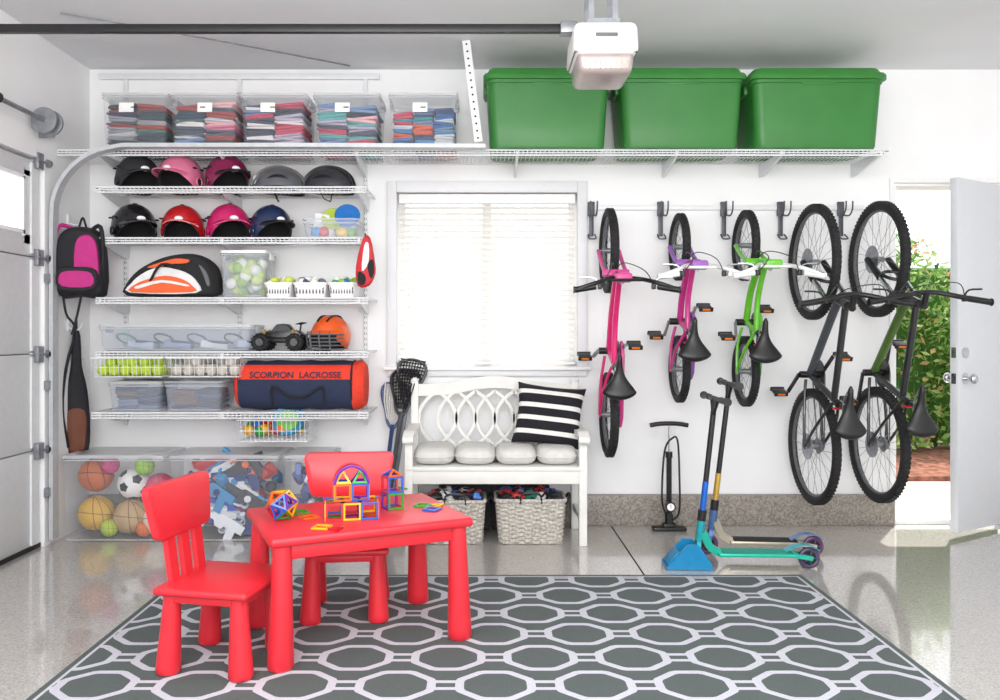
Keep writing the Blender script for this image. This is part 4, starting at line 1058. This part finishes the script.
b=MB(); b.M=T(-.495,3.165,.0125,rz=25); th=.468
b.box((0,0,th-.018),(.77,.55,.036),M_red,.014,seg=3)
b.box((0,0,th-.06),(.70,.48,.06),M_red,.01)
for sx_ in (-1,1):
    for sy in (-1,1): turned_leg(b,sx_*.335,sy*.225,th-.03,(sx_*.008,sy*.006),.034,.047)
b.M=Matrix(); b.done('kids_table')
# magnetic tiles
TZ=.0125+th
tc_=[(206,30,40),(230,104,16),(236,186,24),(40,160,50),(30,90,190),(110,44,160)]
def poly_tile(b,P,c,k=.78,w=.006):
    c=cm(c,.25,coat=.3); P=[Vector(p) for p in P]; ctr=sum(P,Vector())/len(P); n=(P[1]-P[0]).cross(P[2]-P[0]).normalized()*w
    out=[ctr+(p-ctr)*.985 for p in P]; inn=[ctr+(p-ctr)*k for p in P]; N_=len(P); vs=[];
    for q in (n*.5,n*-.5): vs+=[p+q for p in out]+[p+q for p in inn]
    fs=[]
    for i in range(N_):
        j=(i+1)%N_
        fs+= [(i,j,N_+j,N_+i),(2*N_+i,3*N_+i,3*N_+j,2*N_+j),(i,2*N_+i,2*N_+j,j),(N_+i,N_+j,3*N_+j,3*N_+i)]
    b.add(vs,fs,c)
s_=.066
def cube_tiles(b,ox,oy,oz,c):
    g=[[(0,0,0),(1,0,0),(1,0,1),(0,0,1)],[(0,1,0),(1,1,0),(1,1,1),(0,1,1)],[(0,0,0),(0,1,0),(0,1,1),(0,0,1)],[(1,0,0),(1,1,0),(1,1,1),(1,0,1)]]
    for i,f in enumerate(g): poly_tile(b,[((ox+p[0])*s_,(oy+p[1])*s_,(oz+p[2])*s_) for p in f],tc_[(c+i)%6])
b=MB(); b.M=T(-.57,3.08,TZ+.001,rz=12)
for ix in range(3):
    for iy in range(2): cube_tiles(b,ix-.5,iy-1,0,(ix*2+iy*3)%6)
for ix in range(2):
    cube_tiles(b,ix,-.5,1,(ix*3+1)%6)
    poly_tile(b,[((ix+0)*s_,-.5*s_,2*s_),((ix+1)*s_,-.5*s_,2*s_),((ix+.5)*s_,0,2.8*s_)],tc_[(ix+2)%6],.6); poly_tile(b,[((ix+0)*s_,.5*s_,2*s_),((ix+1)*s_,.5*s_,2*s_),((ix+.5)*s_,0,2.8*s_)],tc_[(ix+4)%6],.6)
for yy,c in ((-.52,5),(.52,0)):
    b.tube([(0,yy*s_,2*s_),(.3*s_,yy*s_,2.7*s_),(1*s_,yy*s_,3.05*s_),(1.7*s_,yy*s_,2.7*s_),(2*s_,yy*s_,2*s_)],.006,cm(tc_[c],.3),n=6,sub=4)
b.M=T(-.375,3.20,TZ+.001,rz=30); 
for k in range(2): cube_tiles(b,0,0,k,k+3)
poly_tile(b,[(0,0,2*s_),(s_,0,2*s_),(s_*.5,s_*.5,2.4*s_)],tc_[1],.6); poly_tile(b,[(0,s_,2*s_),(s_,s_,2*s_),(s_*.5,s_*.5,2.4*s_)],tc_[4],.6)
ph=(1+5**.5)/2; iv=[Vector(v).normalized()*.062 for v in ((-1,ph,0),(1,ph,0),(-1,-ph,0),(1,-ph,0),(0,-1,ph),(0,1,ph),(0,-1,-ph),(0,1,-ph),(ph,0,-1),(ph,0,1),(-ph,0,-1),(-ph,0,1))]
ifs=[(0,11,5),(0,5,1),(0,1,7),(0,7,10),(0,10,11),(1,5,9),(5,11,4),(11,10,2),(10,7,6),(7,1,8),(3,9,4),(3,4,2),(3,2,6),(3,6,8),(3,8,9),(4,9,5),(2,4,11),(6,2,10),(8,6,7),(9,8,1)]
b.M=T(X(282,3.05),3.05,TZ+.056,ry=20)
for i,f in enumerate(ifs): poly_tile(b,[iv[k] for k in f],tc_[(i*5+i//3)%6],.62)
for (u,v,c,kind) in ((300,513,3,4),(309,518,1,4),(322,528,2,4),(335,530,0,3),(423,506,3,4),(432,510,4,4),(437,506,2,3),(398,490,3,4),(362,519,5,3)):
    yy=(H-TZ)*800/(v-334); b.M=T(X(u,yy),yy,TZ+.004,rz=random.uniform(0,90))
    P=[(-.031,-.031,0),(.031,-.031,0),(.031,.031,0),(-.031,.031,0)] if kind==4 else [(-.031,-.02,0),(.031,-.02,0),(0,.034,0)]
    poly_tile(b,P,tc_[c],.66)
b.M=Matrix(); b.done('magnetic_building_tiles')
# ---------------------------------------------------------------- lights / world / camera
w=bpy.data.worlds.new('World'); S.world=w; w.use_nodes=True
bg=w.node_tree.nodes['Background']; bg.inputs[0].default_value=(.96,.975,1,1); bg.inputs[1].default_value=2.1
def area(name,loc,rot,sx_,sy,e,col=(1,1,1)):
    l=bpy.data.lights.new(name,'AREA'); l.shape='RECTANGLE'; l.size=sx_; l.size_y=sy; l.energy=e; l.color=col
    o=bpy.data.objects.new(name,l); o.location=loc; o.rotation_euler=[math.radians(a) for a in rot]; S.collection.objects.link(o); return o
area('soft_overhead_fill',(.6,1.4,2.78),(14,0,0),3.8,1.8,70)  # added overhead fill, not a fixture of the garage
area('soft_key_light',(-.8,-1.6,2.2),(74,0,-8),2.6,1.6,80)
area('ceiling_uplight_fill',(.5,-.9,1.4),(160,0,0),2.5,1.2,170,(1,.99,.97))  # added fill behind the camera, aimed up to brighten the ceiling
sl=bpy.data.lights.new('sun','SUN'); sl.energy=6; sl.angle=.01; sl.color=(1,.96,.88)
so=bpy.data.objects.new('sun',sl); S.collection.objects.link(so); so.rotation_euler=Vector((.22,.30,.93)).to_track_quat('Z','Y').to_euler()
cd=bpy.data.cameras.new('camera'); cam=bpy.data.objects.new('camera',cd); S.collection.objects.link(cam)
cam.location=(0,0,H); cam.rotation_euler=(math.radians(90),0,0)
cd.sensor_width=36; cd.lens=28.8; cd.shift_x=.018; cd.shift_y=-.016; cd.clip_start=.05
S.camera=cam
S.view_settings.view_transform='Standard'; S.view_settings.look='None'; S.view_settings.exposure=0
